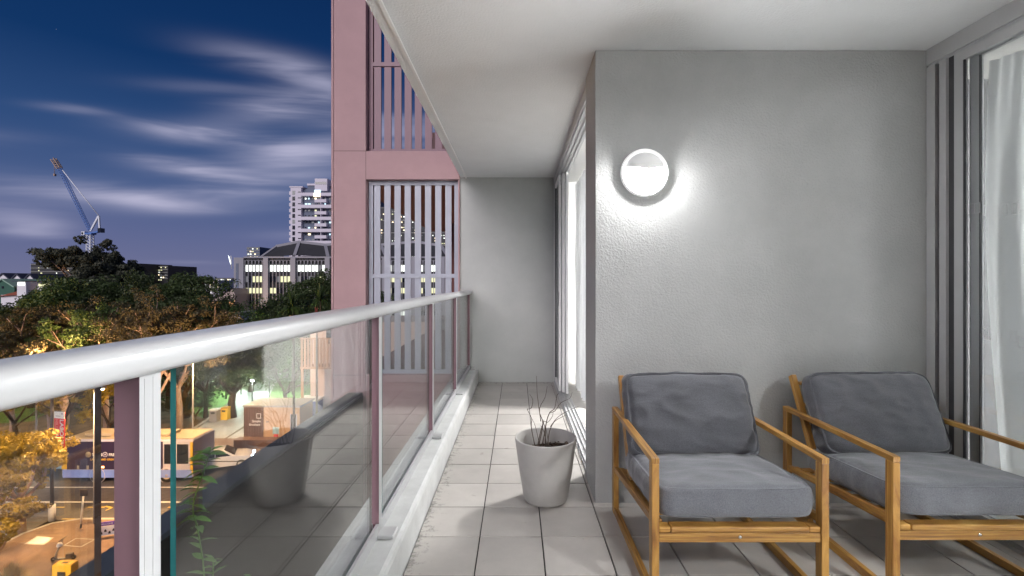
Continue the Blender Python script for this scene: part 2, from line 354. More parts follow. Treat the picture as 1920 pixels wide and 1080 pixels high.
# kerb under the balustrade
kb = MB(); prof = [(-0.4886, -0.012), (-0.487, 0.145), (-0.492, 0.163), (-0.503, 0.170), (-0.74, 0.170), (-0.74, -0.30), (-0.70, -0.30)]
kb.prismY([(-0.487, -0.011), (-0.4865, 0.146), (-0.492, 0.163), (-0.507, 0.170), (-0.738, 0.168), (-0.738, -0.011)], YB + 0.001, BY - 0.001)
ko = kb.build('kerb', M['kerb'], kind='structure')
MB().box((-0.745, YB, -0.85), (-0.742, BY, 0.16)).build('slab_fascia', M['fascia'], ko)

# ---- balustrade
bal = thing('balustrade', 'glass balustrade with silver posts and a thick rounded handrail along the balcony edge', 'balustrade', (-0.60, 2.0, 0.17))
rail = MB(); n = 28; pts = []
for y in (YB + 0.02, BY - 0.012):
    for j in range(n):
        t = 2 * math.pi * j / n; c, s_ = math.cos(t), math.sin(t)
        ex = 0.72
        pts.append((-0.60 + 0.046 * math.copysign(abs(c) ** ex, c), y, EYE - 0.118 + 0.0275 * math.copysign(abs(s_) ** ex, s_)))
rail.add(pts, [[j, (j + 1) % n, (j + 1) % n + n, j + n] for j in range(n)], 0, True)
rail.add(pts[:n], [list(range(n))]); rail.add(pts[n:], [list(range(n))])
rail.build('handrail', M['alu'], bal)
posts = [0.742 + 1.249 * k for k in range(-1, 5)]
posts[-1] = BY - 0.035
M['mauve_face'] = mat('mauve_anodised', (0.21, 0.125, 0.145), 0.35, 0.06, 4, metal=0.2)
for k, y in enumerate(posts):
    p = MB().box((-0.622, y - 0.0215, 0.172), (-0.583, y + 0.0215, EYE - 0.1445))
    # the face towards the viewer is plum coloured, the sides are silver
    p.mi = [0, 0, 1, 0, 0, 0]
    po = p.build('post', [M['alu'], M['mauve_face']], bal, bevel=0.0)
    g = MB()
    for zz in (-0.011, 0.006): g.box((-0.5832, y + zz - 0.0012, 0.19), (-0.5822, y + zz + 0.0012, EYE - 0.15))
    g.build('groove', M['alu_frame'], po)
    MB().box((-0.592, y - 0.05, 0.171), (-0.516, y + 0.03, 0.186)).build('base_plate', M['alu_frame'], bal, bevel=0.003, bseg=1)
for a, b in zip(posts[:-1], posts[1:]):
    y0, y1 = a + 0.075, b - 0.072
    if b == posts[-1]: y1 = b - 0.03
    gp = MB().box((-0.607, y0, 0.205), (-0.597, y1, EYE - 0.142)); gp.mi = [1, 1, 1, 0, 2, 0]
    gp.build('glass_pane', [M['glass'], M['edge'], M['edge2']], bal)
    cr = MB().box((-0.622, a + 0.0225, 0.172), (-0.6085, b - 0.0225, 0.222)).box((-0.5955, a + 0.0225, 0.172), (-0.583, b - 0.0225, 0.222))
    cr.box((-0.6083, a + 0.0225, 0.172), (-0.5957, b - 0.0225, 0.2045), 1)
    cr.build('bottom_channel', [M['alu'], M['alu_dark']], bal)

# ---- sliding doors (frames in a plane x = const running along Y)
def door_frame(name, label, X, y0, y1, zt, wallside, m_f, cat='sliding door'):
    t = thing(name, label, cat, (X, (y0 + y1) / 2, 0))
    s = wallside
    fr = MB()
    fr.box((X, y0, zt), (X + s * 0.12, y1, H - 0.002))                       # head
    fr.build('head_frame', m_f, t)
    for k in range(3):
        MB().box((X + s * (0.012 + 0.036 * k), y0, zt - 0.014), (X + s * (0.024 + 0.036 * k), y1, zt - 0.0005)).build('head_track', M['alu'], t)
    sl = MB().box((X - s * 0.004, y0, -0.01), (X + s * 0.12, y1, 0.016)).build('sill', m_f, t)
    for k in range(4):
        MB().box((X + s * (0.006 + 0.032 * k), y0, 0.0165), (X + s * (0.013 + 0.032 * k), y1, 0.030)).build('sill_track', M['alu'], sl)
    return t
def panel(t, X, y0, y1, z0, z1, sw, th, mf, mg, name='door_panel'):
    p = MB()
    p.box((X, y0, z0), (X + th, y0 + sw, z1)); p.box((X, y1 - sw, z0), (X + th, y1, z1))
    p.box((X, y0 + sw, z0), (X + th, y1 - sw, z0 + sw)); p.box((X, y0 + sw, z1 - sw), (X + th, y1 - sw, z1))
    po = p.build(name, mf, t, bevel=0.0)
    MB().box((X + th * .4, y0 + sw, z0 + sw), (X + th * .6, y1 - sw, z1 - sw)).build('pane', mg, po)
    sl = MB()
    for yy in (y0 + sw, y1 - sw - 0.006):
        sl.box((X - 0.001, yy, z0 + sw), (X + th * .39, yy + 0.006, z1 - sw))
    sl.build('seal', M['alu_dark'], po)
    return po
zt = 2.46
dl = door_frame('bedroom_sliding_door', 'white framed sliding glass door standing open to the brightly lit room by the pot', DX, WY + 0.372, BY - 0.001, zt, 1, M['alu_frame'])
MB().box((DX, BY - 0.05, 0.017), (DX + 0.12, BY - 0.002, zt - 0.015)).build('jamb', M['alu_frame'], dl)
MB().box((DX, WY + 0.373, 0.017), (DX + 0.12, WY + 0.42, zt - 0.015)).build('jamb', M['alu_frame'], dl)
panel(dl, DX + 0.010, 5.20, 5.755, 0.031, zt - 0.015, 0.055, 0.026, M['white_paint'], M['glass2'])
panel(dl, DX + 0.044, 5.14, 5.755, 0.031, zt - 0.015, 0.055, 0.026, M['white_paint'], M['glass2'])
dpp = panel(dl, DX + 0.078, 5.08, 5.755, 0.031, zt - 0.015, 0.055, 0.026, M['white_paint'], M['glass2'])
MB().box((DX + 0.004, 5.215, 0.98), (DX + 0.0095, 5.24, 1.14)).build('handle', M['alu_dark'], dpp)
dr = door_frame('living_room_sliding_door', 'grey framed sliding glass door at the right with a sheer white curtain behind it', WX1 - 0.012, YB + 0.01, WY - 0.002, zt, 1, M['alu_frame'])
for (ya, yb, m_) in [(2.570, 2.623, 'alu_frame'), (2.503, 2.544, 'alu_frame')]:
    MB().box((WX1 - 0.012, ya, 0.017), (WX1 + 0.10, yb, zt - 0.015)).build('jamb', M[m_], dr)
MB().box((WX1 + 0.01, 2.5445, 0.017), (WX1 + 0.1, 2.5695, zt - 0.015)).build('rebate', M['alu_dark'], dr)
panel(dr, WX1 + 0.000, 1.55, 2.47, 0.031, zt - 0.015, 0.05, 0.024, M['alu_frame'], M['glass2'])
panel(dr, WX1 + 0.034, 0.62, 2.42, 0.031, zt - 0.015, 0.05, 0.024, M['alu_frame'], M['glass2'])
panel(dr, WX1 + 0.068, -1.55, 0.66, 0.031, zt - 0.015, 0.05, 0.024, M['alu_frame'], M['glass2'])
MB().box((WX1 + 0.002, 2.4705, 0.031), (WX1 + 0.03, 2.502, zt - 0.015)).build('dark_gap', M['alu_dark'], dr)
for (px, py) in [(1808, 393), (1822, 391), (1832, 390), (1850, 394), (1866, 396), (1884, 392), (1903, 392), (1916, 384),
                 (1849, 627), (1873, 634), (1901, 631), (1915, 642)]:
    X = WX1 - 0.0015 if px < 1 else WX1 + 0.0335
    X = WX1 + 0.008; Y = X * F / (px - CX); z = EYE - (py - CY) / F * Y; hw, hh, t_ = 0.014, 0.026, 0.0022
    k = MB()
    k.box((X, Y - hw, z - hh), (X + .001, Y - hw + t_, z + hh)); k.box((X, Y + hw - t_, z - hh), (X + .001, Y + hw, z + hh))
    k.box((X, Y - hw + t_, z - hh), (X + .001, Y + hw - t_, z - hh + t_)); k.box((X, Y - hw + t_, z + hh - t_), (X + .001, Y + hw - t_, z + hh))
    k.build('safety_marker', M['alu_frame'], dr)

# interiors
rm = MB(); x0, x1, y0, y1 = DX + 0.13, 3.6, WY + 0.40, BY - 0.02
box('bedroom_side_wall', (x1, y0, -0.01), (x1 + .1, y1, H), mat('bedroom_dimmed_paint', (0.13, 0.13, 0.135), 0.8, 0.05, 3), label='far side wall of the lit room behind the open sliding door, coloured dark to look dim', cat='wall')  # grey colour stands in for shade, so the room reflects dimly
br = MB().box((x0, y1 + 0.002, -0.01), (x1, y1 + .1, H)).box((x0, y0 - .02, -0.01), (x1, y0 - 0.002, H))
br.build('bedroom_walls', M['interior'], label='bright white walls of the lit room seen through the open sliding door', cat='room')
box('bedroom_floor', (x0 - 0.005, y0, -0.1), (x1, y1, 0.012), M['carpet'], kind='structure')
box('bedroom_ceiling', (x0 - 0.005, y0, H - 0.06), (x1, y1, H - 0.002), M['interior'], kind='structure')
cl_ = thing('added_ceiling_light', 'unseen round white ceiling light added inside the bedroom', 'ceiling light', (1.7, 4.4, H - 0.07))  # out-of-view fixture added to brighten the room and the balcony
MB().lathe([(0.20, 0), (0.20, -0.03), (0.19, -0.032)], (1.7, 4.4, H - 0.062), 32).build('rim', M['white_paint'], cl_)
MB().lathe([(0.189, -0.025), (0.17, -0.06), (0.1, -0.085), (0.001, -0.092)], (1.7, 4.4, H - 0.062), 32).build('diffuser', M['added_room_glow'], cl_)
# living room
x0, x1, y0, y1 = WX1 + 0.11, 5.6, YB, WY + 0.34
MB().box((x1, y0, -0.01), (x1 + .1, y1, H)).box((x0, y0 - .1, -0.01), (x1, y0 - 0.002, H)).build(
    'living_room_walls', M['interior'], label='pale walls of the room behind the right sliding door', cat='room')
box('dimmed_end_wall', (WX1 + 0.202, y1 - 0.03, -0.01), (x1, y1 + .03, H), M['interior_dimmed'], label='end wall coloured dark to stand for shade, glimpsed between the right door frames and the curtain', cat='wall')  # dimness of the gap put into this wall's near-black colour
box('living_room_floor', (x0 + .002, y0, -0.1), (x1, y1, 0.012), M['carpet'], kind='structure')
box('living_room_ceiling', (x0 + .002, y0, H - 0.03), (x1, y1, H - 0.002), M['interior'], kind='structure')
M['added_living_glow'] = emit('living_room_fill_glow', (1.0, 0.995, 0.99), 330)  # unseen living room fixtures, added as neutral fill and to light the curtain
for lx, ly, ll in ((2.95, -0.85, 'unseen ceiling light added as fill near the uncurtained end of the living room'), (4.1, 0.9, 'unseen ceiling light added deep in the living room to brighten the curtain')):
    cl_ = thing('added_ceiling_light', ll, 'ceiling light', (lx, ly, H - 0.07))
    MB().lathe([(0.20, 0), (0.20, -0.03), (0.19, -0.032)], (lx, ly, H - 0.032), 32).build('rim', M['white_paint'], cl_)
    MB().lathe([(0.189, -0.025), (0.17, -0.06), (0.1, -0.085), (0.001, -0.092)], (lx, ly, H - 0.032), 32).build('diffuser', M['added_living_glow'] if ly < 0 else emit('living_room_fill_glow_far', (1.0, 0.995, 0.99), 1500), cl_)
# curtains: folded sheets
def curtain(name, label, X, ytop, ybot, z0, z1, folds, amp, mid=0.0, seed=1):
    r = random.Random(seed); nu, nv = 200, 26; mb = MB(); ph = [r.uniform(0, 6.28) for _ in range(5)]
    for side in (0, 1):
        base = len(mb.v)
        for j in range(nv + 1):
            t = j / nv; z = z1 + (z0 - z1) * t
            for i in range(nu + 1):
                s = i / nu
                ya = ytop[0] + (ybot[0] - ytop[0]) * t + mid * math.sin(math.pi * t); yb = ytop[1] + (ybot[1] - ytop[1]) * t
                sw = s + 0.012 * math.sin(9 * s + ph[0]) + 0.02 * t * math.sin(5 * s + 2 * t + ph[3])
                fo = math.sin(folds * 6.283 * sw + ph[1] + 0.5 * math.sin(4 * t + ph[2])) + 0.4 * math.sin(folds * 2.3 * 6.283 * sw + ph[3] + 1.2 * t)
                fo += (0.5 * math.sin(folds * 4.1 * 6.283 * s + ph[4])) * max(0, 1 - 5 * t)
                mb.v.append(Vector((X + amp * fo * (0.5 + 0.7 * t) + side * 0.002, ya + (yb - ya) * s, z)))
        for j in range(nv):
            for i in range(nu):
                a = base + j * (nu + 1) + i; mb.f.append([a, a + 1, a + nu + 2, a + nu + 1]); mb.mi.append(0); mb.sm.append(True)
    o = mb.build(name, M['curtain'], label=label, cat='curtain'); return o
curtain('curtain', 'sheer white curtain hanging in loose folds behind the right glass door', 2.66, (2.60, 1.0), (2.52, 0.9), 0.03, 2.475, 8, 0.034, mid=0.07, seed=3)
curtain('curtain', 'bright white curtain just inside the open bedroom door', 0.72, (5.6, 4.5), (5.6, 4.55), 0.03, 2.42, 8, 0.03, seed=5)

# ---- wall lamp
LX = 0.713; LZ = 1.24 + 207 / 875 * 2.6
wl = thing('wall_lamp', 'round white bulkhead lamp glowing on the rendered wall, upper half hooded', 'wall lamp', (LX, WY, LZ))
RW = Matrix.Rotation(R(90), 4, 'X')         # lathe axis z -> -y
MB().lathe([(0.001, 0.0), (0.130, 0.0), (0.133, 0.006), (0.132, 0.026), (0.128, 0.031), (0.121, 0.031), (0.118, 0.024), (0.114, 0.012), (0.001, 0.012)], (LX, WY - 0.0005, LZ), 48, M=RW).build('base', M['lamp_body'], wl)
dome = MB(); hood = MB(); NT, NP = 40, 12; rd = 0.106; dp = 0.080
def domev(rr, k, t, dz): return Vector((LX + rr * math.sin(k) * math.cos(t), WY - 0.0125 - dz * math.cos(k), LZ + rr * math.sin(k) * math.sin(t)))
for (mb, lo, hi, rr, dz) in ((dome, -180 - 18, 18, rd, dp), (hood, 12, 168, rd + 0.004, dp + 0.004)):
    base_ = 0
    for i in range(NT + 1):
        t = R(lo + (hi - lo) * i / NT)
        for j in range(NP + 1): mb.v.append(domev(rr, R(90) * j / NP, t, dz))
    for i in range(NT):
        for j in range(NP):
            a = i * (NP + 1) + j; mb.f.append([a, a + 1, a + NP + 2, a + NP + 1]); mb.mi.append(0); mb.sm.append(True)
dome.build('diffuser', M['lamp_glow'], wl)
ho = hood.build('hood', mat('opal_hood', (0.8, 0.8, 0.8), 0.35, 0.02, 8, emis=(1, 1, 1), estr=0.12), wl); md = ho.modifiers.new('s', 'SOLIDIFY'); md.thickness = 0.003; md.offset = 1

# ---- pot with dry twigs
PX, PY = 0.164, 2.68
pt = thing('plant_pot', 'tall tapered pale grey concrete pot of dry bare twigs on the tiles', 'plant pot', (PX, PY, 0))
MB().lathe([(0.001, 0.001), (0.112, 0.001), (0.121, 0.006), (0.127, 0.02), (0.150, 0.16), (0.168, 0.29), (0.1765, 0.350), (0.1765, 0.356), (0.170, 0.357), (0.166, 0.35), (0.160, 0.29), (0.158, 0.27)],
           (PX, PY, 0), 64).build('pot', M['pot'], pt)
sm_ = MB(); nr = 14
for i in range(nr + 1):
    for j in range(40):
        t = 2 * math.pi * j / 40; r = 0.1575 * i / nr
        sm_.v.append(Vector((PX + r * math.cos(t), PY + r * math.sin(t), 0.268 + rnd.uniform(0, 0.014) + 0.02 * math.sin(t * 2 + 1) * i / nr)))
for i in range(nr):
    for j in range(40): sm_.f.append([i * 40 + j, i * 40 + (j + 1) % 40, (i + 1) * 40 + (j + 1) % 40, (i + 1) * 40 + j]); sm_.mi.append(0); sm_.sm.append(False)
sm_.build('soil', M['soil'], pt)
ch = MB()
for k in range(160):
    r = 0.15 * math.sqrt(rnd.random()); t = rnd.uniform(0, 6.28); s_ = rnd.uniform(0.003, 0.008)
    c = Vector((PX + r * math.cos(t), PY + r * math.sin(t), 0.283 + 0.02 * math.sin(t * 2 + 1) * r / 0.157)); a = rnd.uniform(0, 3)
    ch.box((-s_, -s_ * .4, -s_ * .3), (s_, s_ * .4, s_ * .3), 0, Matrix.Translation(c) @ Matrix.Rotation(a, 4, 'Z') @ Matrix.Rotation(rnd.uniform(-.7, .7), 4, 'X'))
ch.build('bark_chips', mat('bark_chip', (0.11, 0.075, 0.05), 0.9, 0.5, 60), pt, kind='stuff')
def twig(pxs, dy=0.0, r0=0.0032):
    pts = []; 
    for k, (a, b) in enumerate(pxs):
        pts.append(P(a, b, PY + dy * k / len(pxs) + 0.004 * math.sin(3 * k)))
    out = [pts[0]]                                  # smooth
    for i in range(len(pts) - 1):
        a, b = pts[i], pts[i + 1]; pa = pts[max(i - 1, 0)]; pb = pts[min(i + 2, len(pts) - 1)]
        for t in (0.33, 0.67, 1.0):
            out.append(0.5 * ((2 * a) + (b - pa) * t + (2 * pa - 5 * a + 4 * b - pb) * t * t + (3 * a - pa - 3 * b + pb) * t ** 3))
    n_ = len(out); rs = [r0 * (1 - 0.7 * i / n_) for i in range(n_)]
    MB().tube(out, rs, 6).build('twig', M['twig'], pt)
twig([(1003, 836), (996, 800), (997, 785), (988, 767)]); twig([(988, 767), (996, 765), (999, 750), (993, 739)], r0=.0022)
twig([(1012, 836), (1004, 800), (996, 782)], r0=.002)
twig([(1010, 836), (1018, 795), (1012, 775), (1009, 752), (1007, 735), (1006, 705)]); twig([(1014, 790), (1012, 765), (1022, 745), (1026, 724)], r0=.0025)
twig([(1023, 836), (1023, 800), (1030, 775), (1040, 765), (1044, 742), (1048, 738)]); twig([(1030, 773), (1040, 771), (1052, 755), (1068, 747), (1073, 735)], r0=.0025)
twig([(1027, 838), (1030, 810), (1040, 790), (1060, 779)]); twig([(1032, 800), (1045, 783), (1065, 770), (1085, 762)], 0.06, .0022)
twig([(1016, 838), (1022, 805), (1019, 793), (1020, 787)], -0.05); twig([(1008, 836), (1014, 808), (1020, 790), (1027, 792), (1036, 780), (1037, 770)], r0=.0026)
twig([(1025, 838), (1021, 812), (1014, 798)], -0.05); twig([(1030, 838), (1026, 815), (1023, 800)], 0.03, .0024)

# ---- armchairs
def uvbar(mb_parts, name, p, q, wx, wz, parent, up=(0, 0, 1), bevel=0.003):
    mb = MB().beam(p, q, wx, wz, up=up); o = mb.build(name, M['wood'], parent, local=True, bevel=bevel, bseg=2)
    me = o.data; uv = me.uv_layers.new(name='UVMap'); d = (Vector(q) - Vector(p)).normalized(); a = d.orthogonal().normalized(); b = d.cross(a)
    seed = rnd.uniform(0, 5)
    for pl in me.polygons:
        nrm = pl.normal
        for li in pl.loop_indices:
            c = me.vertices[me.loops[li].vertex_index].co
            uv.data[li].uv = (c.dot(d) + seed, (c.dot(a) + c.dot(b) * 1.3) + seed)
    return o
def cushion(name, parent, W, D, T, Mx, seed, mtl, puff=0.02, crease=0.006, pillow=0.0):
    """soft box: W (x) by D (y) by T (z), rounded rims with a seam"""
    bm = bmesh.new(); bmesh.ops.create_cube(bm, size=2.0)
    bmesh.ops.subdivide_edges(bm, edges=bm.edges, cuts=31, use_grid_fill=True)
    from mathutils import noise
    so_ = Vector((seed * 7.3, seed * 3.1, 0))
    for v_ in bm.verts:
        x, y, z = v_.co
        e = 10.0
        # rounded plan outline
        m_ = (abs(x) ** e + abs(y) ** e) ** (1 / e); mxy = max(abs(x), abs(y), 1e-6); k = mxy / m_ if m_ > 0 else 1
        x2, y2 = x * k, y * k
        edge = max(abs(x), abs(y)); 
        side = 1 - (1 - 0.012) if 0 else 0
        # rounded vertical profile
        prof = (1 - abs(z) ** 8) ** 0.125 if abs(z) < 1 else 0
        bul = 0.012 * (1 - z * z)
        X = x2 * W / 2; Y = y2 * D / 2
        if edge > 0.999:
            rr = math.hypot(X, Y) or 1; X += X / rr * bul; Y += Y / rr * bul
        zz = z * T / 2
        if abs(z) > 0.999: zz += math.copysign(puff * (1 - x * x) ** 0.6 * (1 - y * y) ** 0.6, z) - math.copysign(0.010 * max(0, (edge - 0.90) / 0.10) ** 2, z)
        if edge > 0.999:
            pull = 0.012 * max(0, (abs(z) - 0.75) / 0.25) ** 2; X -= math.copysign(pull, X) * (abs(x) > .999); Y -= math.copysign(pull, Y) * (abs(y) > .999)
        zz *= 1 - pillow * max(abs(x), abs(y)) ** 7
        q = Vector((X, Y, zz))
        d_ = (1 - abs(noise.noise(Vector((X * 9, Y * 14, zz * 8)) + so_))) ** 3
        d2 = noise.noise(Vector((X * 9, Y * 9, zz * 9)) + so_ * 2)
        nn = Vector((x if abs(x) > .999 else 0, y if abs(y) > .999 else 0, z if abs(z) > .999 else 0)).normalized()
        q += nn * (crease * (d_ - 0.6) + crease * 0.7 * d2)
        v_.co = Mx @ q
    for f_ in bm.faces: f_.smooth = True
    bmesh.ops.recalc_face_normals(bm, faces=bm.faces)
    me = bpy.data.meshes.new(name); bm.to_mesh(me); bm.free(); me.materials.append(mtl)
    o = bpy.data.objects.new(name, me); COL.objects.link(o); o.parent = parent
    sb = o.modifiers.new('s', 'SUBSURF'); sb.levels = 1; sb.render_levels = 1
    # piping seams around both rims
    for s_ in (-1, 1):
        pts = []
        for i in range(97):
            t = 2 * math.pi * i / 96; c, s2 = math.cos(t), math.sin(t); e = 9.0
            k = 1 / ((abs(c) ** e + abs(s2) ** e) ** (1 / e))
            pts.append(Mx @ Vector((c * k * (W / 2 - 0.002), s2 * k * (D / 2 - 0.002), s_ * (T / 2 - 0.006) * (1 - pillow))))
        MB().tube(pts, 0.0024, 6, cap=False).build('piping', mtl, o, local=True)
    return o
def armchair(x0, yf, label, seed, lean=0.0):
    t = thing('armchair', label, 'armchair', (x0, yf, 0), 'timber armchairs against the rendered wall')
    W = 0.681; D = 0.75; lw_, ld = 0.029, 0.040
    for s in (0, 1):
        xc = lw_ / 2 if s == 0 else W - lw_ / 2
        uvbar(0, 'leg', (xc, ld / 2, 0.0), (xc, ld / 2, 0.544), lw_, ld, t, up=(0, 1, 0)).location = (0, 0, 0)
        uvbar(0, 'leg', (xc, D - ld / 2, 0.0), (xc, D - ld / 2, 0.544), lw_, ld, t, up=(0, 1, 0))
        uvbar(0, 'armrest', (xc, -0.001, 0.5555), (xc, D + 0.001, 0.5555), lw_ + 0.001, 0.0225, t)
        uvbar(0, 'floor_runner', (xc, ld + .0005, 0.018), (xc, D - ld - .0005, 0.018), lw_ - 0.004, 0.036, t)
        uvbar(0, 'side_rail', (xc, ld + .0005, 0.318), (xc, D - ld - .0005, 0.242), lw_ - 0.006, 0.028, t)
        xi = xc + (0.0285 if s == 0 else -0.0285)
        uvbar(0, 'back_post', (xi, 0.50, 0.272), (xi, 0.735, 0.735), 0.026, 0.036, t)
        uvbar(0, 'seat_bearer', (xi, 0.045, 0.292), (xi, 0.70, 0.235), 0.024, 0.035, t)
    fr = uvbar(0, 'front_rail', (lw_ + .0005, 0.020, 0.2585), (W - lw_ - .0005, 0.020, 0.2585), 0.030, 0.037, t)
    uvbar(0, 'front_slat', (lw_ + 0.045, 0.024, 0.2905), (W - lw_ - 0.045, 0.024, 0.2905), 0.048, 0.0235, t, bevel=0.006)
    for xa, xb in ((lw_ + .001, lw_ + .0445), (W - lw_ - .0445, W - lw_ - .001)):
        uvbar(0, 'corner_block', (xa, 0.026, 0.2895), (xb, 0.026, 0.2895), 0.044, 0.022, t, bevel=0.005)
    bo = MB().lathe([(0.001, 0.0035), (0.0035, 0.0035), (0.0065, 0.0025), (0.007, 0)], (W / 2, 0.0047, 0.262), 16, M=RW).build('bolt', M['bolt'], fr, local=True)
    for k in range(5):
        y = 0.13 + 0.125 * k; z = 0.314 - 0.087 * (y - 0.045) / 1.0
        uvbar(0, 'seat_slat', (lw_ + .006, y, z - 0.0005 - .005), (W - lw_ - .006, y, z - 0.0005 - .005), 0.05, 0.012, t)
    for k in range(4):
        f = 0.25 + 0.22 * k; y = 0.50 + 0.235 * f; z = 0.272 + 0.463 * f
        uvbar(0, 'back_slat', (lw_ + .03, y - 0.012, z + 0.006), (W - lw_ - .03, y - 0.012, z + 0.006), 0.04, 0.014, t)
    tilt = math.atan2(-0.045, 0.60)
    Ms = Matrix.Translation((W / 2, 0.312, 0.366)) @ Matrix.Rotation(tilt * 1.0, 4, 'X')
    cushion('seat_cushion', t, W - 2 * lw_ - 0.006, 0.60, 0.116, Ms, seed, M['fabric'], puff=0.014, crease=0.0065)
    Mb = Matrix.Translation((W / 2 + 0.0, 0.545 + lean, 0.583)) @ Matrix.Rotation(R(90 - 24), 4, 'X')
    cushion('back_cushion', t, W - 2 * lw_ - 0.010, 0.40, 0.125, Mb, seed + 1.7, M['fabric_dark'], puff=0.03, crease=0.010, pillow=0.35)
    return t
armchair(0.517, 1.79, 'grey cushioned timber armchair nearer the plant pot, standing below the wall lamp', 1.0)
armchair(1.455, 1.806, 'grey cushioned timber armchair at the right, beside the curtained glass door', 4.2)

# ================================================================== BLADE WALL AND SCREENS BEYOND THE BALCONY END
FY = 5.75
cw = MB().box((-2.28, FY, -16), (-1.865, FY + 0.4, 10)).box((-1.864, FY, 2.515), (-0.712, FY + 0.34, 2.862)).box((-1.864, FY, -16), (-0.712, FY + 0.34, 0.10)).box((-0.86 + .13, FY + .02, 0.10), (-0.712, FY + 0.34, 2.514))
cw.box((-1.864, FY, 6.2), (-0.712, FY + 0.34, 10)).box((-2.285, FY - 0.012, -14), (-2.262, FY - 0.0005, 10))
bw = cw.build('pink_blade_wall', M['pink'], bevel=0.0, label='tall pink rendered column and cross beams framing the slatted screens beyond the balcony', cat='wall')
jm = mat('joint_sealant', (0.10, 0.075, 0.08), 0.8, 0.1, 5)
for a, b in (((-1.866, FY - .0015, -2), (-1.861, FY - .0002, 9)), ((-2.261, FY - .0015, 2.86), (-1.867, FY - .0002, 2.866)), ((-2.261, FY - .0015, .098), (-1.867, FY - .0002, .104))): box('joint', a, b, jm, bw)
def screen(label, z0, z1, midz, m, grp='slatted privacy screens'):
    x0, x1 = -1.855, -0.735; y = FY + 0.09
    t = thing('slatted_screen', label, 'screen', ((x0 + x1) / 2, y, z0), grp)
    for a in ((x0, x0 + .05), (x1 - .05, x1)): box('frame_stile', (a[0], y, z0), (a[1], y + .05, z1), m, t)
    for z in (z0, z1 - .05, midz): box('frame_rail', (x0 + .0505, y, z), (x1 - .0505, y + .045, z + .05), m, t)
    n = 8; w_ = (x1 - x0 - 0.1) / n
    for k in range(n):
        xa = x0 + 0.05 + w_ * k + w_ * 0.10
        for (za, zb) in ((z0 + .051, midz - .001), (midz + .051, z1 - .051)):
            if zb - za > 0.05: box('slat', (xa, y + 0.012, za), (xa + w_ * (0.60 if z0 < 1 else 0.68), y + 0.036, zb), m, t)
    return t
screen('pale lilac slatted screen in the lower opening of the pink wall', 0.102, 2.512, 1.30, M['slat'])
screen('plum coloured slatted screen in the upper opening, cut off by the ceiling', 2.865, 6.19, 3.95, M['slat2'])
# neighbouring balcony behind the screens
nb = thing('neighbour_balcony', 'russet soffit and wall of the next balcony glimpsed between the slats', 'balcony', (-1.2, 8, 0))
box('soffit', (-2.22, FY + 0.42, 2.56), (-0.2, 12.0, 2.85), M['brown_soffit'], nb)
box('wall', (-1.62, 10.5, -0.3), (-0.2, 10.7, 2.555), M['brown_soffit'], nb)
box('upper_soffit', (-2.22, FY + 0.42, 5.7), (-0.2, 12.0, 6.0), M['brown_soffit'], nb)
box('balcony_floor', (-2.22, FY + 0.42, -0.4), (-0.2, 12.0, 0.02), M['brown_soffit'], nb)
box('stair_tread', (-1.2, FY + 0.5, 3.0), (-0.75, FY + 0.9, 3.25), M['pink'], nb)
box('facade', (-0.2, BY + .21, -14), (3.6, 12, 10), M['pink'], nb)
# planter ledge outside
pl = thing('planter_ledge', 'dark blue grey planter ledge below the balcony, filled with leafy shrubs', 'planter', (-1.8, 2, -1.2))
box('parapet', (-2.07, -3, -2.8), (-1.90, FY - .01, -0.11), M['planter'], pl); box('shade_liner', (-1.8985, -3, -2.3), (-1.885, FY - .03, -0.14), M['soil_shade'], pl)  # thin near-black sheet added to paint shade on the parapet's inner face
box('slab_side', (-0.99, -3, -2.8), (-0.746, FY - .03, -.31), M['soil_shade'], pl)
box('soil', (-1.899, -3, -2.0), (-0.991, FY - 0.03, -1.7), M['soil_shade'], pl)
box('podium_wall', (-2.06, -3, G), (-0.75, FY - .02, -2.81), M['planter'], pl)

def quads(name, C, Nn, U, Wd, Ln, mats, bend=0.0, mi=None):
    """fast mesh of leaf quads: centres C, normals Nn, up axes U, widths, lengths; each a kite of 4 verts"""
    n = len(C); Nn = Nn / np.linalg.norm(Nn, axis=1)[:, None]
    U = U - (U * Nn).sum(1)[:, None] * Nn; U = U / (np.linalg.norm(U, axis=1)[:, None] + 1e-9); A = np.cross(Nn, U)
    Wd = np.broadcast_to(Wd, (n,))[:, None]; Ln = np.broadcast_to(Ln, (n,))[:, None]
    V = np.empty((n, 4, 3)); V[:, 0] = C - U * Ln / 2; V[:, 1] = C + A * Wd / 2 + Nn * Wd * bend; V[:, 2] = C + U * Ln / 2; V[:, 3] = C - A * Wd / 2 + Nn * Wd * bend
    me = bpy.data.meshes.new(name); me.vertices.add(4 * n); me.vertices.foreach_set('co', V.reshape(-1))
    me.loops.add(4 * n); me.loops.foreach_set('vertex_index', np.arange(4 * n)); me.polygons.add(n)
    me.polygons.foreach_set('loop_start', np.arange(0, 4 * n, 4)); me.polygons.foreach_set('loop_total', np.full(n, 4))
    for m_ in mats: me.materials.append(m_)
    if mi is not None: me.polygons.foreach_set('material_index', mi)
    me.update(); me.validate(); return me
rs_ = np.random.RandomState(5)
def leafobj(name, C, w_, l_, m, parent, up=0.4, **kw):
    C = np.array(C); n = len(C); Nn = rs_.normal(size=(n, 3)); Nn[:, 2] = np.abs(Nn[:, 2]) + up
    U = rs_.normal(size=(n, 3)); me = quads(name, C, Nn, U, w_ * rs_.uniform(.7, 1.3, n), l_ * rs_.uniform(.7, 1.3, n), m if isinstance(m, list) else [m], 0.15)
    o = bpy.data.objects.new(name, me); COL.objects.link(o)
    if parent: o.parent = parent; o.location = -ORG.get(root(parent).name, Vector((0, 0, 0)))
    return setp(o, **kw)
C = []
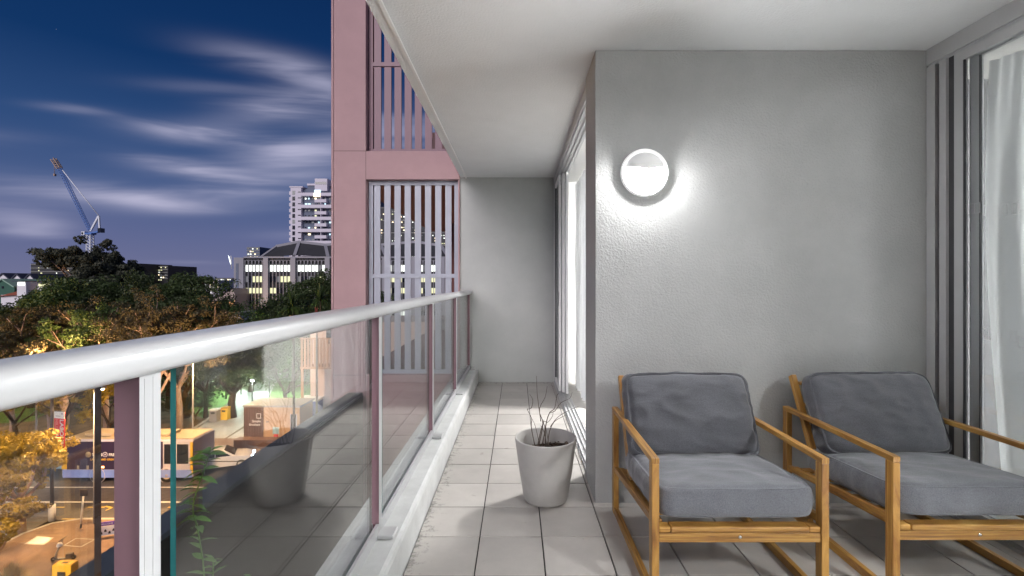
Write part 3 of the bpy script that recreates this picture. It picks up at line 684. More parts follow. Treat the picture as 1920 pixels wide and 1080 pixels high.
for k in range(260):
    cx, cy = -1.80 + abs(rs_.normal(0, .22)), rs_.uniform(-2.5, 3.2); hh = rs_.uniform(.6, 1.5) * (1 if cy < 2 else .6)
    for q in range(26):
        C.append((cx + rs_.normal(0, .10), cy + rs_.normal(0, .10), -1.75 + hh * rs_.random() ** 0.7))
leafobj('foliage', C, .035, .075, M['planter_leaf'], pl, kind='stuff')
# climbing vine outside the glass
vn = thing('vine', 'young green climbing shoot with pointed leaves just outside the glass', 'plant', (-0.95, 1.4, -1.2))
def bez(pts, m=4):
    out = [pts[0]]
    for i in range(len(pts) - 1):
        a, b = pts[i], pts[i + 1]; pa = pts[max(i - 1, 0)]; pb = pts[min(i + 2, len(pts) - 1)]
        for k in range(1, m + 1):
            t = k / m; out.append(0.5 * ((2 * a) + (b - pa) * t + (2 * pa - 5 * a + 4 * b - pb) * t * t + (3 * a - pa - 3 * b + pb) * t ** 3))
    return out
stem = bez([Vector((-1.0, 1.5, -2.4)), Vector((-.97, 1.47, -.4)), P(385, 1120, 1.45), P(372, 1000, 1.42), P(362, 960, 1.40), P(366, 930, 1.39), P(378, 895, 1.38), P(390, 860, 1.37), P(394, 846, 1.36)], 5)
MB().tube(stem, [0.0028 * (1 - .6 * i / len(stem)) for i in range(len(stem))], 5).build('stem', M['leafg'], vn)
def leafmesh(l, w_):
    mb = MB(); n = 6
    for i in range(n + 1):
        t = i / n; ww = w_ / 2 * math.sin(math.pi * min(1, t ** 0.8)) ** 0.9; sag = -0.25 * l * t * t
        mb.v += [Vector((t * l, -ww, sag + ww * .35)), Vector((t * l, 0, sag)), Vector((t * l, ww, sag + ww * .35))]
    for i in range(n):
        for j in (0, 1): mb.f.append([i * 3 + j, i * 3 + j + 1, i * 3 + j + 4, i * 3 + j + 3]); mb.mi.append(0); mb.sm.append(True)
    return mb.mesh('leaf', M['leafg'])
lm = leafmesh(0.052, 0.020)
for k in range(10, len(stem), 1):
    p = stem[k]; 
    for s_ in ((1,) if k % 2 else (-1, 1)):
        a = rnd.uniform(-0.8, 0.8) + (math.pi if s_ > 0 else 0)
        shared('leaf', lm, vn, p - ORG[vn.name], (rnd.uniform(-.5, .5), rnd.uniform(-.6, .3), a), [rnd.uniform(.7, 1.15)] * 3)
for (a, b) in (((400, 1050)), ((470, 1085))):
    p0 = P(a, b, 1.55)
    s2 = bez([Vector((p0.x - .1, 1.6, -1.2)), Vector((p0.x - .03, 1.58, p0.z - .3)), p0], 5)
    MB().tube(s2, [0.0022] * len(s2), 5).build('stem', M['leafg'], vn)
    for k in range(3, len(s2)):
        for a_ in (0, 1): shared('leaf', lm, vn, s2[k] - ORG[vn.name], (rnd.uniform(-.5, .5), rnd.uniform(-.6, .3), rnd.uniform(0, 6.28)), [rnd.uniform(.5, .9)] * 3)
# ================================================================== OUTSIDE MATERIALS
M['asphalt'] = mat('asphalt', (0.075, 0.07, 0.075), 0.65, 0.2, 0.5, bump=0.3, bscale=20, dirt=0.25)
M['footpath'] = mat('brown_paving', (0.20, 0.125, 0.085), 0.75, 0.18, 0.6, bump=0.2, bscale=12, dirt=0.2)
M['paving_grey'] = mat('pale_paving', (0.36, 0.36, 0.35), 0.75, 0.08, 0.7, dirt=0.1)
M['kerbstone'] = mat('kerbstone', (0.38, 0.36, 0.32), 0.7, 0.1, 2)
M['paint'] = mat('road_paint', (0.7, 0.68, 0.6), 0.6, 0.12, 6)
M['paint_y'] = mat('yellow_road_paint', (0.6, 0.42, 0.08), 0.6, 0.12, 6)
M['grass'] = mat('lawn', (0.09, 0.17, 0.035), 0.9, 0.35, 0.8, bump=0.4, bscale=15)
M['mulch'] = mat('leaf_litter', (0.12, 0.095, 0.065), 0.95, 0.4, 0.9, bump=0.4, bscale=10)
M['land'] = mat('far_ground', (0.03, 0.035, 0.035), 0.95, 0.5, 0.02)
M['bark'] = mat('dark_bark', (0.07, 0.05, 0.035), 0.9, 0.3, 6)
M['bark_pale'] = mat('pale_bark', (0.36, 0.26, 0.21), 0.8, 0.2, 5)
M['lf_dark'] = mat('dark_leaves', (0.052, 0.078, 0.026), 0.55, 0.5, 0.35, world=True, objvar=0.35)
M['lf_mid'] = mat('green_leaves', (0.06, 0.10, 0.025), 0.55, 0.45, 0.4, world=True, objvar=0.3)
M['lf_olive'] = mat('olive_leaves', (0.10, 0.085, 0.04), 0.6, 0.22, 0.5, world=True, objvar=0.25)
M['lf_sodium'] = mat('sodium_lit_leaves', (0.30, 0.22, 0.03), 0.55, 0.2, 0.7, world=True, objvar=0.2)  # yellow of the sodium lamps put into the leaf colour
M['lf_red'] = mat('red_leaves', (0.25, 0.055, 0.04), 0.5, 0.35, 2)
M['lf_euc'] = mat('gum_leaves', (0.075, 0.082, 0.055), 0.6, 0.4, 0.3)
M['straw'] = mat('straw_grass', (0.42, 0.34, 0.16), 0.8, 0.3, 3)
M['sodium'] = emit('sodium_lamp', (1.0, 0.62, 0.22), 160)
M['coolwhite'] = emit('cool_white_lamp', (0.9, 1.0, 0.95), 60)
M['win_white'] = emit('lit_window_white', (0.95, 1.0, 0.92), 1.15)
M['win_yellow'] = emit('lit_window_yellow', (0.95, 0.93, 0.55), 0.62)
M['win_warm'] = emit('lit_window_warm', (1.0, 0.80, 0.50), 1.6)
M['win_blue'] = emit('lit_window_blue', (0.6, 0.85, 1.0), 0.9)
M['win_dim'] = emit('lit_window_dim', (0.55, 0.55, 0.6), 0.16)
M['win_dark'] = mat('dark_window', (0.012, 0.014, 0.02), 0.12, 0.2, 1, spec=0.6)
M['tower_white'] = mat('tower_concrete', (0.62, 0.58, 0.66), 0.8, 0.05, 0.1)
M['tower_grey'] = mat('tower_recess', (0.13, 0.15, 0.21), 0.8, 0.1, 0.1)
M['office'] = mat('office_concrete', (0.27, 0.265, 0.30), 0.8, 0.08, 0.2)
M['office_roof'] = mat('office_roof_slate', (0.035, 0.035, 0.04), 0.7, 0.2, 0.2)
M['dark_bld'] = mat('dark_cladding', (0.03, 0.03, 0.035), 0.6, 0.2, 0.2)
M['slab'] = mat('pale_slab', (0.30, 0.30, 0.28), 0.7, 0.1, 0.3)
M['house_white'] = mat('white_house', (0.7, 0.68, 0.72), 0.8, 0.06, 0.3)
M['roof_dark'] = mat('dark_roof', (0.04, 0.045, 0.075), 0.7, 0.1, 0.5)
M['roof_red'] = mat('terracotta_roof', (0.30, 0.085, 0.045), 0.8, 0.2, 0.8)
M['roof_green'] = mat('green_roof', (0.25, 0.38, 0.30), 0.6, 0.1, 0.5)
M['green_wall'] = mat('green_wall', (0.03, 0.10, 0.07), 0.7, 0.1, 0.5)
M['peach'] = mat('peach_render', (0.48, 0.38, 0.34), 0.8, 0.06, 0.4)
M['timber'] = mat('timber_board', (0.28, 0.15, 0.06), 0.65, 0.25, 2.5, stretch=(1, 1, .15), objvar=0.25)
M['timber_pale'] = mat('pale_plywood', (0.46, 0.28, 0.14), 0.65, 0.12, 1.5)
M['timber_dark'] = mat('dark_timber', (0.13, 0.075, 0.06), 0.65, 0.2, 2.5)
M['bus_dark'] = mat('bus_dark_wrap', (0.030, 0.018, 0.045), 0.35, 0.2, 1)
M['bus_roof'] = mat('bus_cream_roof', (0.36, 0.29, 0.19), 0.5, 0.12, 0.8, dirt=0.1)
M['bus_yellow'] = mat('bus_yellow', (0.62, 0.36, 0.03), 0.35, 0.05, 2)
M['bus_skirt'] = mat('bus_blue_skirt', (0.20, 0.28, 0.62), 0.35, 0.1, 1)
M['bus_white'] = mat('bus_white', (0.45, 0.42, 0.47), 0.35, 0.06, 1)
M['tyre'] = mat('tyre_rubber', (0.02, 0.02, 0.02), 0.8, 0.2, 8)
M['rim'] = mat('wheel_rim', (0.55, 0.55, 0.55), 0.3, 0.1, 8, metal=0.7)
M['car_white'] = mat('white_car_paint', (0.72, 0.73, 0.78), 0.2, 0.03, 2, coat=0.8)
M['car_teal'] = mat('pale_blue_van_paint', (0.30, 0.48, 0.52), 0.3, 0.04, 2, coat=0.5)
M['car_glass'] = mat('car_glass', (0.012, 0.014, 0.018), 0.06, 0.1, 2, spec=0.8)
M['head'] = emit('headlight', (0.8, 0.9, 1.0), 14)
M['tail'] = emit('tail_light', (1.0, 0.12, 0.03), 3)
M['indicator'] = emit('indicator_light', (1.0, 0.3, 0.08), 8)
M['black'] = mat('black_metal', (0.02, 0.02, 0.022), 0.4, 0.1, 5)
M['pole'] = mat('galvanised_pole', (0.30, 0.28, 0.27), 0.5, 0.08, 4, metal=0.4)
M['pole_dark'] = mat('dark_pole', (0.06, 0.05, 0.05), 0.5, 0.1, 4)
M['white'] = mat('white_enamel', (0.78, 0.78, 0.76), 0.45, 0.04, 3)
M['banner'] = mat('red_banner', (0.62, 0.05, 0.06), 0.75, 0.06, 3)
M['banner_pale'] = mat('salmon_print', (0.75, 0.26, 0.22), 0.75, 0.05, 3)
M['red'] = mat('red_enamel', (0.55, 0.02, 0.03), 0.4, 0.05, 3)
M['blue'] = mat('blue_enamel', (0.05, 0.10, 0.42), 0.5, 0.08, 3)
M['yellow'] = mat('yellow_enamel', (0.75, 0.48, 0.03), 0.5, 0.05, 3)
M['purple'] = mat('purple_sign', (0.14, 0.07, 0.38), 0.5, 0.05, 3)
M['crane_blue'] = mat('crane_blue', (0.07, 0.17, 0.48), 0.5, 0.1, 1)
M['crane_white'] = mat('crane_white', (0.7, 0.72, 0.78), 0.5, 0.05, 1)

for _k in ('lf_dark', 'lf_mid', 'lf_olive', 'lf_sodium', 'lf_euc', 'leafg'):      # thin leaves let some light through
    _nt = M[_k].node_tree; _b = _nt.nodes['Principled BSDF']; _t = N(_nt, 'ShaderNodeBsdfTranslucent'); _m = N(_nt, 'ShaderNodeMixShader'); _m.inputs[0].default_value = .42
    _nt.links.new(_b.inputs['Base Color'].links[0].from_socket, _t.inputs[0])
    _nt.links.new(_b.outputs[0], _m.inputs[1]); _nt.links.new(_t.outputs[0], _m.inputs[2]); _nt.links.new(_m.outputs[0], _nt.nodes['Material Output'].inputs[0])

# ================================================================== GROUND
MB().box((-3000, -200, G - 2.2), (3000, 4000, G - 0.2)).build('ground', M['land'], kind='structure')
MB().box((-160, 28.6, G - 0.2), (60, 39.5, G)).build('road', M['asphalt'], kind='structure')
MB().box((-60, -20, G - 0.2), (-28.6, 28.598, G - 0.001)).build('side_road', M['asphalt'], kind='structure')
ft = MB().prism([(-28.3, -20), (6, -20), (6, 28.4), (-26.6, 28.4), (-27.8, 27.9), (-28.3, 26.8)], G - 0.2, G + 0.13).build('footpath', M['footpath'], kind='structure')
kp = [(-28.3, -20), (-28.3, 26.8), (-27.8, 27.9), (-26.6, 28.4), (6, 28.4)]; ko2 = [(-28.5, -20), (-28.5, 26.85), (-27.95, 28.05), (-26.65, 28.6), (6, 28.6)]
for i in range(4): MB().prism([kp[i], kp[i + 1], ko2[i + 1], ko2[i]], G - 0.19, G + 0.134).build('kerbstone', M['kerbstone'], ft)
MB().box((-160, 39.52, G - 0.2), (60, 43.2, G + 0.13)).build('far_footpath', M['footpath'], kind='structure')
MB().box((-160, 43.22, G - 0.2), (60, 110, G + 0.10)).build('park_ground', M['mulch'], kind='structure')
GZ = G + 0.105
def gpoly(name, pxs, m, z=GZ, th=0.006, **kw):
    return MB().prism([tuple(GP(a, b, z)[:2]) for a, b in pxs], z - th, z + 0.002).build(name, m, kind='structure', **kw)
gpoly('park_path', [(312, 836), (400, 836), (470, 790), (520, 720), (560, 700), (470, 700), (425, 762), (335, 826)], M['paving_grey'])
gpoly('kiosk_paving', [(402, 836), (640, 836), (640, 760), (520, 742), (478, 790)], M['paving_grey'], z=GZ - .004)
gpoly('lawn', [(345, 770), (372, 735), (420, 730), (440, 742), (418, 762), (380, 784)], M['grass'], z=GZ)
gpoly('lawn', [(500, 750), (535, 690), (700, 690), (700, 760), (560, 762)], M['grass'], z=GZ + .004)
gpoly('lawn', [(-100, 800), (-50, 720), (100, 722), (140, 745), (60, 790)], M['grass'], z=GZ + .004)
pe = MB()
for (a, b), (c, d) in (((312, 838), (425, 763)), ((425, 763), (470, 705))): pe.beam(GP(a, b, GZ + .08), GP(c, d, GZ + .08), 0.25, 0.2)
pe.build('path_edging', M['kerbstone'], bpy.data.objects['park_path'])
mk = lambda a, b, c, d, m: MB().box((GP(a, b)[0], GP(0, b)[1], G + .003), (GP(c, d)[0], GP(0, d)[1], G + .006)).build('lane_marking', m, bpy.data.objects['road'])
for x0_, x1_ in ((-120, -42), (-40, 10)): MB().box((x0_, 30.85, G + .004), (x1_, 31.0, G + .007)).build('lane_marking', M['paint'], bpy.data.objects['road'])
for k in range(14): MB().box((-33 + 2.6 * k, 30.15, G + .004), (-31.9 + 2.6 * k, 30.27, G + .007)).build('lane_marking', M['paint_y'], bpy.data.objects['road'])
MB().box((-120, 33.1, G + .004), (10, 33.22, G + .007)).build('lane_marking', M['paint'], bpy.data.objects['road'])
MB().box((-28.0, 28.66, G + .004), (4, 28.76, G + .007)).build('edge_line', M['paint_y'], bpy.data.objects['road'])
ar = [GP(200, 951), GP(208, 951), GP(200, 957)]
MB().beam(GP(198, 949, G + .006), GP(210, 952, G + .006), .12, .003).beam(GP(198, 957, G + .006), GP(210, 952, G + .006), .12, .003).build('arrow_marking', M['paint_y'], bpy.data.objects['road'])
F1 = G + 0.13
for pxs, frame, inner in (([(45, 1020), (70, 1005), (101, 1008), (82, 1022)], 'kerbstone', 'bus_white'), ([(118, 1023), (142, 1009), (180, 1011), (152, 1026)], 'kerbstone', 'footpath')):
    q = [GP(a, b, F1) for a, b in pxs]; c = sum(q, Vector()) / 4
    fo = MB().prism([(v_.x, v_.y) for v_ in q], F1 - .01, F1 + .005).build('service_cover', M[frame], ft)
    MB().prism([tuple((c + (v_ - c) * 0.84)[:2]) for v_ in q], F1, F1 + .009).build('infill', M[inner], fo)

# ================================================================== TREES
def tree_meshes(kind, seed):
    """unit-ish tree 10 m tall: returns trunk mesh, crown mesh"""
    r = random.Random(seed); rs = np.random.RandomState(seed); mb = MB(); tips = []
    par = dict(dense=(0.26, 5, 3.4, 3, .95, 420), sparse=(0.20, 5, 3.6, 3, .62, 170), euc=(0.33, 6, 3.8, 3, .72, 300), bare=(0.18, 5, 3.8, 3, .5, 26), bushy=(0.1, 7, 3.3, 2, 1.0, 300))[kind]
    r0, nl, ll, depth, cr, nleaf = par
    def grow(p, d, l, rad, lev):
        pts = [p]; dd = d.copy()
        for k in range(3):
            dd = (dd + Vector((r.uniform(-.28, .28), r.uniform(-.28, .28), r.uniform(-.05, .22)))).normalized(); pts.append(pts[-1] + dd * l / 3)
        mb.tube(pts, [rad, rad * .85, rad * .72, rad * .58], 6 if lev < 2 else 4, cap=False)
        if lev >= depth: tips.append((pts[-1], dd)); tips.append((pts[2], dd)); return
        if lev >= 1 and kind in ('dense', 'bushy'): tips.append((pts[-1], dd))
        for k in range(3 if lev > 0 else 3):
            a = r.uniform(0, 6.28); sp = r.uniform(.45, .9); o = dd.orthogonal().normalized(); o.rotate(Matrix.Rotation(a, 3, dd))
            grow(pts[-1], (dd * math.cos(sp) + o * math.sin(sp)).normalized(), l * r.uniform(.6, .8), rad * .56, lev + 1)
    th_ = dict(dense=2.6, sparse=2.6, euc=4.4, bare=2.2, bushy=.5)[kind]
    mb.tube([Vector((0, 0, -.3)), Vector((.08, 0, th_ * .5)), Vector((.0, .1, th_))], [r0 * 1.3, r0, r0 * .9], 8)
    for k in range(nl):
        a = 6.283 * k / nl + r.uniform(-.4, .4); t = r.uniform(.4, 1.0) if kind != 'euc' else r.uniform(.25, .8)
        grow(Vector((0, .05, th_ * r.uniform(.8, 1.0))), Vector((math.cos(a) * t, math.sin(a) * t, .75)).normalized(), ll * r.uniform(.5, .8), r0 * .6, 1)
    zt = max(t[0].z for t in tips) + cr * .6; k_ = 10.0 / zt
    C, Nn = [], []
    for (p, d) in tips:
        c0 = np.array(p); n = int(nleaf * r.uniform(.5, 1.4) * (.6 if kind == 'dense' else 1)); rr = cr * r.uniform(.6, 1.25)
        for q in range(3):
            cc = c0 + rs.normal(size=3) * rr * .55 * np.array([1, 1, .7]); m_ = max(4, n // 3)
            v_ = rs.normal(size=(m_, 3)); v_ /= np.linalg.norm(v_, axis=1)[:, None]
            pos = cc + v_ * (rs.uniform(.3, 1, (m_, 1)) ** .6) * rr * .62 * np.array([1, 1, .62]); C.append(pos); Nn.append(v_ + rs.normal(size=(m_, 3)) * .6 + np.array([0, 0, .35]))
    C = np.vstack(C) * k_; Nn = np.vstack(Nn); n = len(C); U = rs.normal(size=(n, 3)); U[:, 2] -= .5
    return mb, k_, C, Nn, U
LIB = {}
def lib(kind, seed, leaf, bark, ls):
    key = (kind, seed, leaf, bark, ls)
    if key not in LIB:
        mb, k_, C, Nn, U = tree_meshes(kind, seed); mb.v = [v_ * k_ for v_ in mb.v]; rs = np.random.RandomState(seed); n = len(C)
        LIB[key] = (mb.mesh('trunk', M[bark]), quads('crown', C, Nn, U, ls * .5 * rs.uniform(.7, 1.3, n), ls * rs.uniform(.7, 1.3, n), [M[leaf]], .1))
    return LIB[key]
def tree(name, label, px, Y, ztop, kind, leaf, bark='bark', seed=1, wide=1.0, ls=0.30, z0=GZ, group=None, rz=None, cat='tree'):
    X = (px - CX) / F * Y; t = thing(name, label, cat, (X, Y, z0), group, rz if rz is not None else rnd.uniform(0, 6.28)); tm, cm = lib(kind, seed, leaf, bark, ls)
    s = (ztop - z0) / 10.0; t.scale = (s * wide, s * wide, s)
    for nm, me in (('trunk', tm), ('crown', cm)):
        o = bpy.data.objects.new(nm, me); COL.objects.link(o); o.parent = t
    return t
zpy = lambda py, Y: EYE - (py - CY) / F * Y
tree('gum_tree', 'tall gum tree with billowing grey green crown rising above the park canopy', 182, 72, zpy(452, 72), 'euc', 'lf_euc', 'bark_pale', 12, .80, .26, rz=0.5)
T = [  # label, px, Y, py_top, kind, leaf, bark, seed, wide, leafsize
 ('dense dark tree at the far left, below the green roofed shed', 18, 62, 588, 'dense', 'lf_dark', 'bark', 2, 1.0, .24),
 ('olive tree in front of the terracotta roof at the left', 78, 66, 552, 'dense', 'lf_olive', 'bark', 3, .85, .24),
 ('dark green tree below the gum tree, left of its trunk', 135, 62, 520, 'dense', 'lf_dark', 'bark', 4, 1.1, .24),
 ('mid green tree directly below the gum tree crown', 195, 60, 522, 'dense', 'lf_mid', 'bark', 2, 1.0, .24),
 ('black green tree right of the gum tree', 245, 60, 516, 'dense', 'lf_dark', 'bark', 3, 1.0, .24),
 ('broad dark tree below the banded dark office block', 300, 62, 512, 'dense', 'lf_dark', 'bark', 4, 1.1, .24),
 ('dark sloping tree between the office block and the palms', 348, 60, 538, 'dense', 'lf_dark', 'bark', 2, 1.0, .24),
 ('bright green tree lit from below near the white flagpole', 398, 62, 572, 'dense', 'lf_mid', 'bark', 3, .9, .24),
 ('russet leaved tree with pale spreading limbs at the left above the handrail', 118, 45, 562, 'sparse', 'lf_olive', 'bark_pale', 21, 1.1, .20),
 ('golden brown tree in the lower left corner above the handrail', 22, 43, 612, 'sparse', 'lf_olive', 'bark_pale', 22, 1.0, .24),
 ('small olive tree just above the handrail, below the russet tree', 92, 42, 634, 'sparse', 'lf_olive', 'bark_pale', 23, .6, .22),
 ('thin olive tree with a tall narrow crown', 200, 46, 572, 'sparse', 'lf_mid', 'bark_pale', 23, .8, .24),
 ('olive tree with pale forked boughs in the middle of the canopy', 262, 47, 530, 'sparse', 'lf_olive', 'bark_pale', 22, .9, .20),
 ('copper leaved tree with bright branches just above the handrail', 336, 46, 563, 'sparse', 'lf_olive', 'bark_pale', 21, .85, .20),
 ('low copper tree beside the handrail', 290, 44, 600, 'sparse', 'lf_olive', 'bark_pale', 23, .9, .22),
 ('dim olive tree behind the copper leaved tree', 385, 50, 588, 'sparse', 'lf_mid', 'bark', 22, .8, .24),
 ('dark tree filling the gap behind the russet tree', 60, 54, 600, 'dense', 'lf_dark', 'bark', 4, 1.1, .28),
 ('dark tree behind the thin olive tree', 225, 55, 560, 'dense', 'lf_dark', 'bark', 2, 1.2, .28),
 ('dark tree filling the middle of the canopy', 320, 54, 572, 'dense', 'lf_dark', 'bark', 3, 1.1, .28),
 ('dark tree at the left edge, lower canopy', -50, 52, 590, 'dense', 'lf_dark', 'bark', 3, 1.2, .28),
 ('dark spreading park tree seen through the glass beside the first post', 350, 50, zpy(0, 1) , 'dense', 'lf_dark', 'bark', 4, 1.05, .26),
 ('dark spreading park tree overhanging the grey path', 436, 50, 0, 'dense', 'lf_dark', 'bark', 2, 1.15, .26),
 ('nearly bare multi stemmed tree in front of the timber balcony', 536, 52, 0, 'bare', 'lf_mid', 'bark', 31, 1.1, .20),
 ('small round young tree on the leaf litter by the path', 366, 49, 0, 'bushy', 'lf_dark', 'bark', 41, .8, .2),
 ('small leaning shrub by the first glass pane', 334, 50, 0, 'bushy', 'lf_olive', 'bark', 41, 1.1, .2),
 ('dark broad tree in front of the lit office building', 585, 78, 512, 'dense', 'lf_dark', 'bark', 3, 1.1, .24),
 ('dark tree tucked against the pink column', 648, 80, 520, 'dense', 'lf_dark', 'bark', 4, 1.0, .24),
 ('dark tree left of the red cordylines', 535, 70, 560, 'dense', 'lf_dark', 'bark', 2, .9, .28),
 ('round yellow green bush below the left end of the office building', 470, 62, 572, 'bushy', 'lf_mid', 'bark', 41, 1.3, .26),
 ('street tree tinted gold for sodium light, with a leaning trunk behind the first post', 205, 40.6, 0, 'sparse', 'lf_sodium', 'bark', 22, .9, .22),
 ('street tree tinted gold for sodium light, behind the red banner', 120, 41.5, 0, 'sparse', 'lf_sodium', 'bark', 21, 1.0, .22),
 ('street tree tinted gold for sodium light, at the far left under the handrail', 28, 41, 0, 'sparse', 'lf_sodium', 'bark', 23, 1.1, .22)]
ZT = {20: -4.2, 21: -4.4, 22: -4.9, 23: -9.6, 24: -10.3, 29: -5.2, 30: -5.6, 31: -6.4}
for i, (lb, px, Y, py, kd, lf, bk, sd_, wd, ls) in enumerate(T):
    tree('tree' if kd != 'bushy' else 'bush', lb, px, Y, ZT.get(i) or zpy(py, Y), kd, lf, bk, sd_, wd, ls, group='trees of the park', cat='tree' if kd != 'bushy' else 'bush')
# near street trees on the corner
tree('street_tree', 'street tree with leaves tinted for sodium light on the near corner, its crown left of the banner pole', 38, 27.0, -7.2, 'dense', 'lf_sodium', 'bark_pale', 2, .95, .30, z0=F1, group='near corner trees')
tree('street_tree', 'thin tree, leaves tinted for sodium light, with a slanting pale bough in the bottom left corner', -10, 22.5, -7.9, 'sparse', 'lf_sodium', 'bark_pale', 22, 1.15, .26, z0=F1, group='near corner trees', rz=2.1)
# dark woodland and undergrowth behind
C = []
for k in range(900):
    px = rs_.uniform(-300, 420); Y = rs_.uniform(52, 80); X = (px - CX) / F * Y; zc = rs_.uniform(G + 0.5, -4.5)
    v_ = rs_.normal(size=(26, 3)) * np.array([1.1, 1.1, .8]); C += list(np.array([X, Y, zc]) + v_)
leafobj('undergrowth', C, .26, .5, M['lf_dark'], None, kind='stuff')
C = []
for k in range(170):
    px = rs_.uniform(500, 700); Y = rs_.uniform(62, 74); X = (px - CX) / F * Y; zc = rs_.uniform(G + 0.3, -7.5)
    v_ = rs_.normal(size=(26, 3)) * np.array([.9, .9, .7]); C += list(np.array([X, Y, zc]) + v_)
leafobj('undergrowth', C, .22, .45, M['lf_mid'], None, kind='stuff')
def spiky(name, label, px, Y, z0, hh, m, n=60, ln=1.2, w_=.07, stemh=0.0, droop=.5, cat='plant', group=None):
    X = (px - CX) / F * Y; t = thing(name, label, cat, (X, Y, z0), group); mb = MB()
    if stemh: MB().tube([(X, Y, z0 - .1), (X + .05, Y, z0 + stemh)], [.09, .07], 6).build('trunk', M['bark'], t)
    for k in range(n):
        a = rnd.uniform(0, 6.283); e = rnd.uniform(.15, 1.45); l = ln * rnd.uniform(.7, 1.15); d = Vector((math.cos(a) * math.cos(e), math.sin(a) * math.cos(e), math.sin(e)))
        p = Vector((X, Y, z0 + stemh)); pts = [p + d * l * t_ - Vector((0, 0, droop * l * t_ * t_ * math.cos(e))) for t_ in (0, .35, .7, 1)]
        sdv = d.cross(Vector((0, 0, 1))).normalized(); k0 = len(mb.v)
        for q, f_ in zip(pts, (.5, 1, .7, .08)): mb.v += [q - sdv * w_ / 2 * f_, q + sdv * w_ / 2 * f_]
        for q in range(3): mb.f.append([k0 + 2 * q, k0 + 2 * q + 1, k0 + 2 * q + 3, k0 + 2 * q + 2]); mb.mi.append(0); mb.sm.append(False)
    mb.build('fronds', m, t); return t
for (lb, px, py, Y, ln) in (('rust red cordyline to the left, in front of the dark trees', 551, 600, 40, .95), ('rust red cordyline close to the pink column', 594, 588, 40, 1.15)):
    spiky('cordyline', lb, px, Y, zpy(py + 8, Y), 0, M['lf_red'], 60, ln, .09, 0.0, group='red cordylines')
    X = (px - CX) / F * Y; MB().tube([(X, Y, GZ - .1), (X, Y, zpy(py + 8, Y))], [.12, .07], 6).build('trunk', M['bark'], bpy.data.objects[[o.name for o in COL.objects if o.name.startswith('cordyline')][-1]])
for (lb, px, py, Y) in (('palm with arching fronds left of the column', 600, 556, 60), ('lower palm with arching fronds beside the dark tree', 548, 570, 60), ('floodlit lime green palm below the flagpole', 424, 590, 58)):
    z_ = zpy(py + 8, Y); lime = 'lime' in lb
    spiky('palm', lb, px, Y, GZ, 0, M['lf_mid'], 46, 3.0, .30, z_ - GZ, .9, cat='palm', group='palms')
spiky('ornamental_grass', 'big clump of pale straw coloured ornamental grass on the footpath', 20, 21.8, F1, 0, M['straw'], 1500, 1.45, .022, 0.0, .75)
spiky('ornamental_grass', 'smaller straw grass tuft beside the big clump', 52, 21.2, F1, 0, M['straw'], 700, .85, .02, 0.0, .75)

# ================================================================== STREET LAMPS (each carries its own light)
def street_lamp(label, x, y, h, col, power, group, m_head='sodium', r_=.09, armdir=1, arm=1.2, spot=False):
    z0 = F1; t = thing('street_lamp', label, 'street lamp', (x, y, z0), group)
    MB().tube([(x, y, z0), (x, y, z0 + .8), (x, y, z0 + h)], [r_, r_ * .8, r_ * .55], 10).build('pole', M['pole'], t)
    MB().tube([(x, y, z0 + h - .05), (x + armdir * arm * .5, y, z0 + h + .12), (x + armdir * arm, y, z0 + h + .15)], .035, 6).build('arm', M['pole'], t)
    hx = x + armdir * (arm + .25); z = z0 + h + .15
    MB().box((hx - .32, y - .14, z - .05), (hx + .32, y + .14, z + .07)).build('lamp_head', M['pole'], t, bevel=.03, bseg=1)
    MB().box((hx - .22, y - .10, z - .12), (hx + .22, y + .10, z - .052)).build('lens', M[m_head], t, bevel=.02, bseg=1)
    ld = bpy.data.lights.new('lamp_light', 'SPOT' if spot else 'POINT'); ld.energy = power; ld.color = col; ld.shadow_soft_size = .18
    if spot: ld.spot_size = R(158); ld.spot_blend = 0.35          # a cut-off head throws nothing upwards
    lo = bpy.data.objects.new('lamp_light', ld); COL.objects.link(lo); lo.parent = t; lo.location = (armdir * (arm + .25), 0, h - .15)
    return t
SOD = (1.0, 0.58, 0.25); GRP = 'sodium street lamps along the road'
street_lamp('lit sodium street lamp at the near kerb, glowing just below the handrail', -25.35, 28.0, 7.95, SOD, 4200, GRP, armdir=1, arm=.05, spot=True)
street_lamp('sodium street lamp on the far kerb at the left, hidden under the handrail line', -41.5, 40.3, 8.0, SOD, 3900, GRP, arm=.8)
street_lamp('sodium street lamp on the far kerb behind the bus', -28.0, 40.3, 8.0, SOD, 3900, GRP, arm=.8)
street_lamp('sodium street lamp at the corner grass clump', -26.5, 17.0, 8.0, SOD, 4200, GRP, arm=.6, spot=True)
street_lamp('sodium street lamp beyond the left edge of the canopy', -56.0, 40.3, 8.0, SOD, 3900, GRP, arm=.8)
def park_lamp(label, px, Y, h, power, col=(.85, 1.0, .9)):
    X = (px - CX) / F * Y; t = thing('park_lamp', label, 'park lamp', (X, Y, GZ), 'park lamps')
    MB().tube([(X, Y, GZ), (X, Y, GZ + h)], [.07, .045], 8).build('pole', M['black'], t)
    MB().lathe([(0.02, .32), (.34, .24), (.36, .21), (.05, .20)], (X, Y, GZ + h), 16).build('cap', M['black'], t)
    MB().lathe([(0.05, 0), (.12, .03), (.13, .16), (.05, .19)], (X, Y, GZ + h), 16).build('lens', M['coolwhite'], t)
    ld = bpy.data.lights.new('lamp_light', 'POINT'); ld.energy = power; ld.color = col; ld.shadow_soft_size = .15
    lo = bpy.data.objects.new('lamp_light', ld); COL.objects.link(lo); lo.parent = t; lo.location = (0, 0, h + .05 + .3 * 0)
    return t
park_lamp('dark park lamp standing on the path left of the kiosk', 473, 46.5, 4.6, 1800)
park_lamp('park lamp on the lawn beyond the grey path', 452, 60, 4.6, 10000)
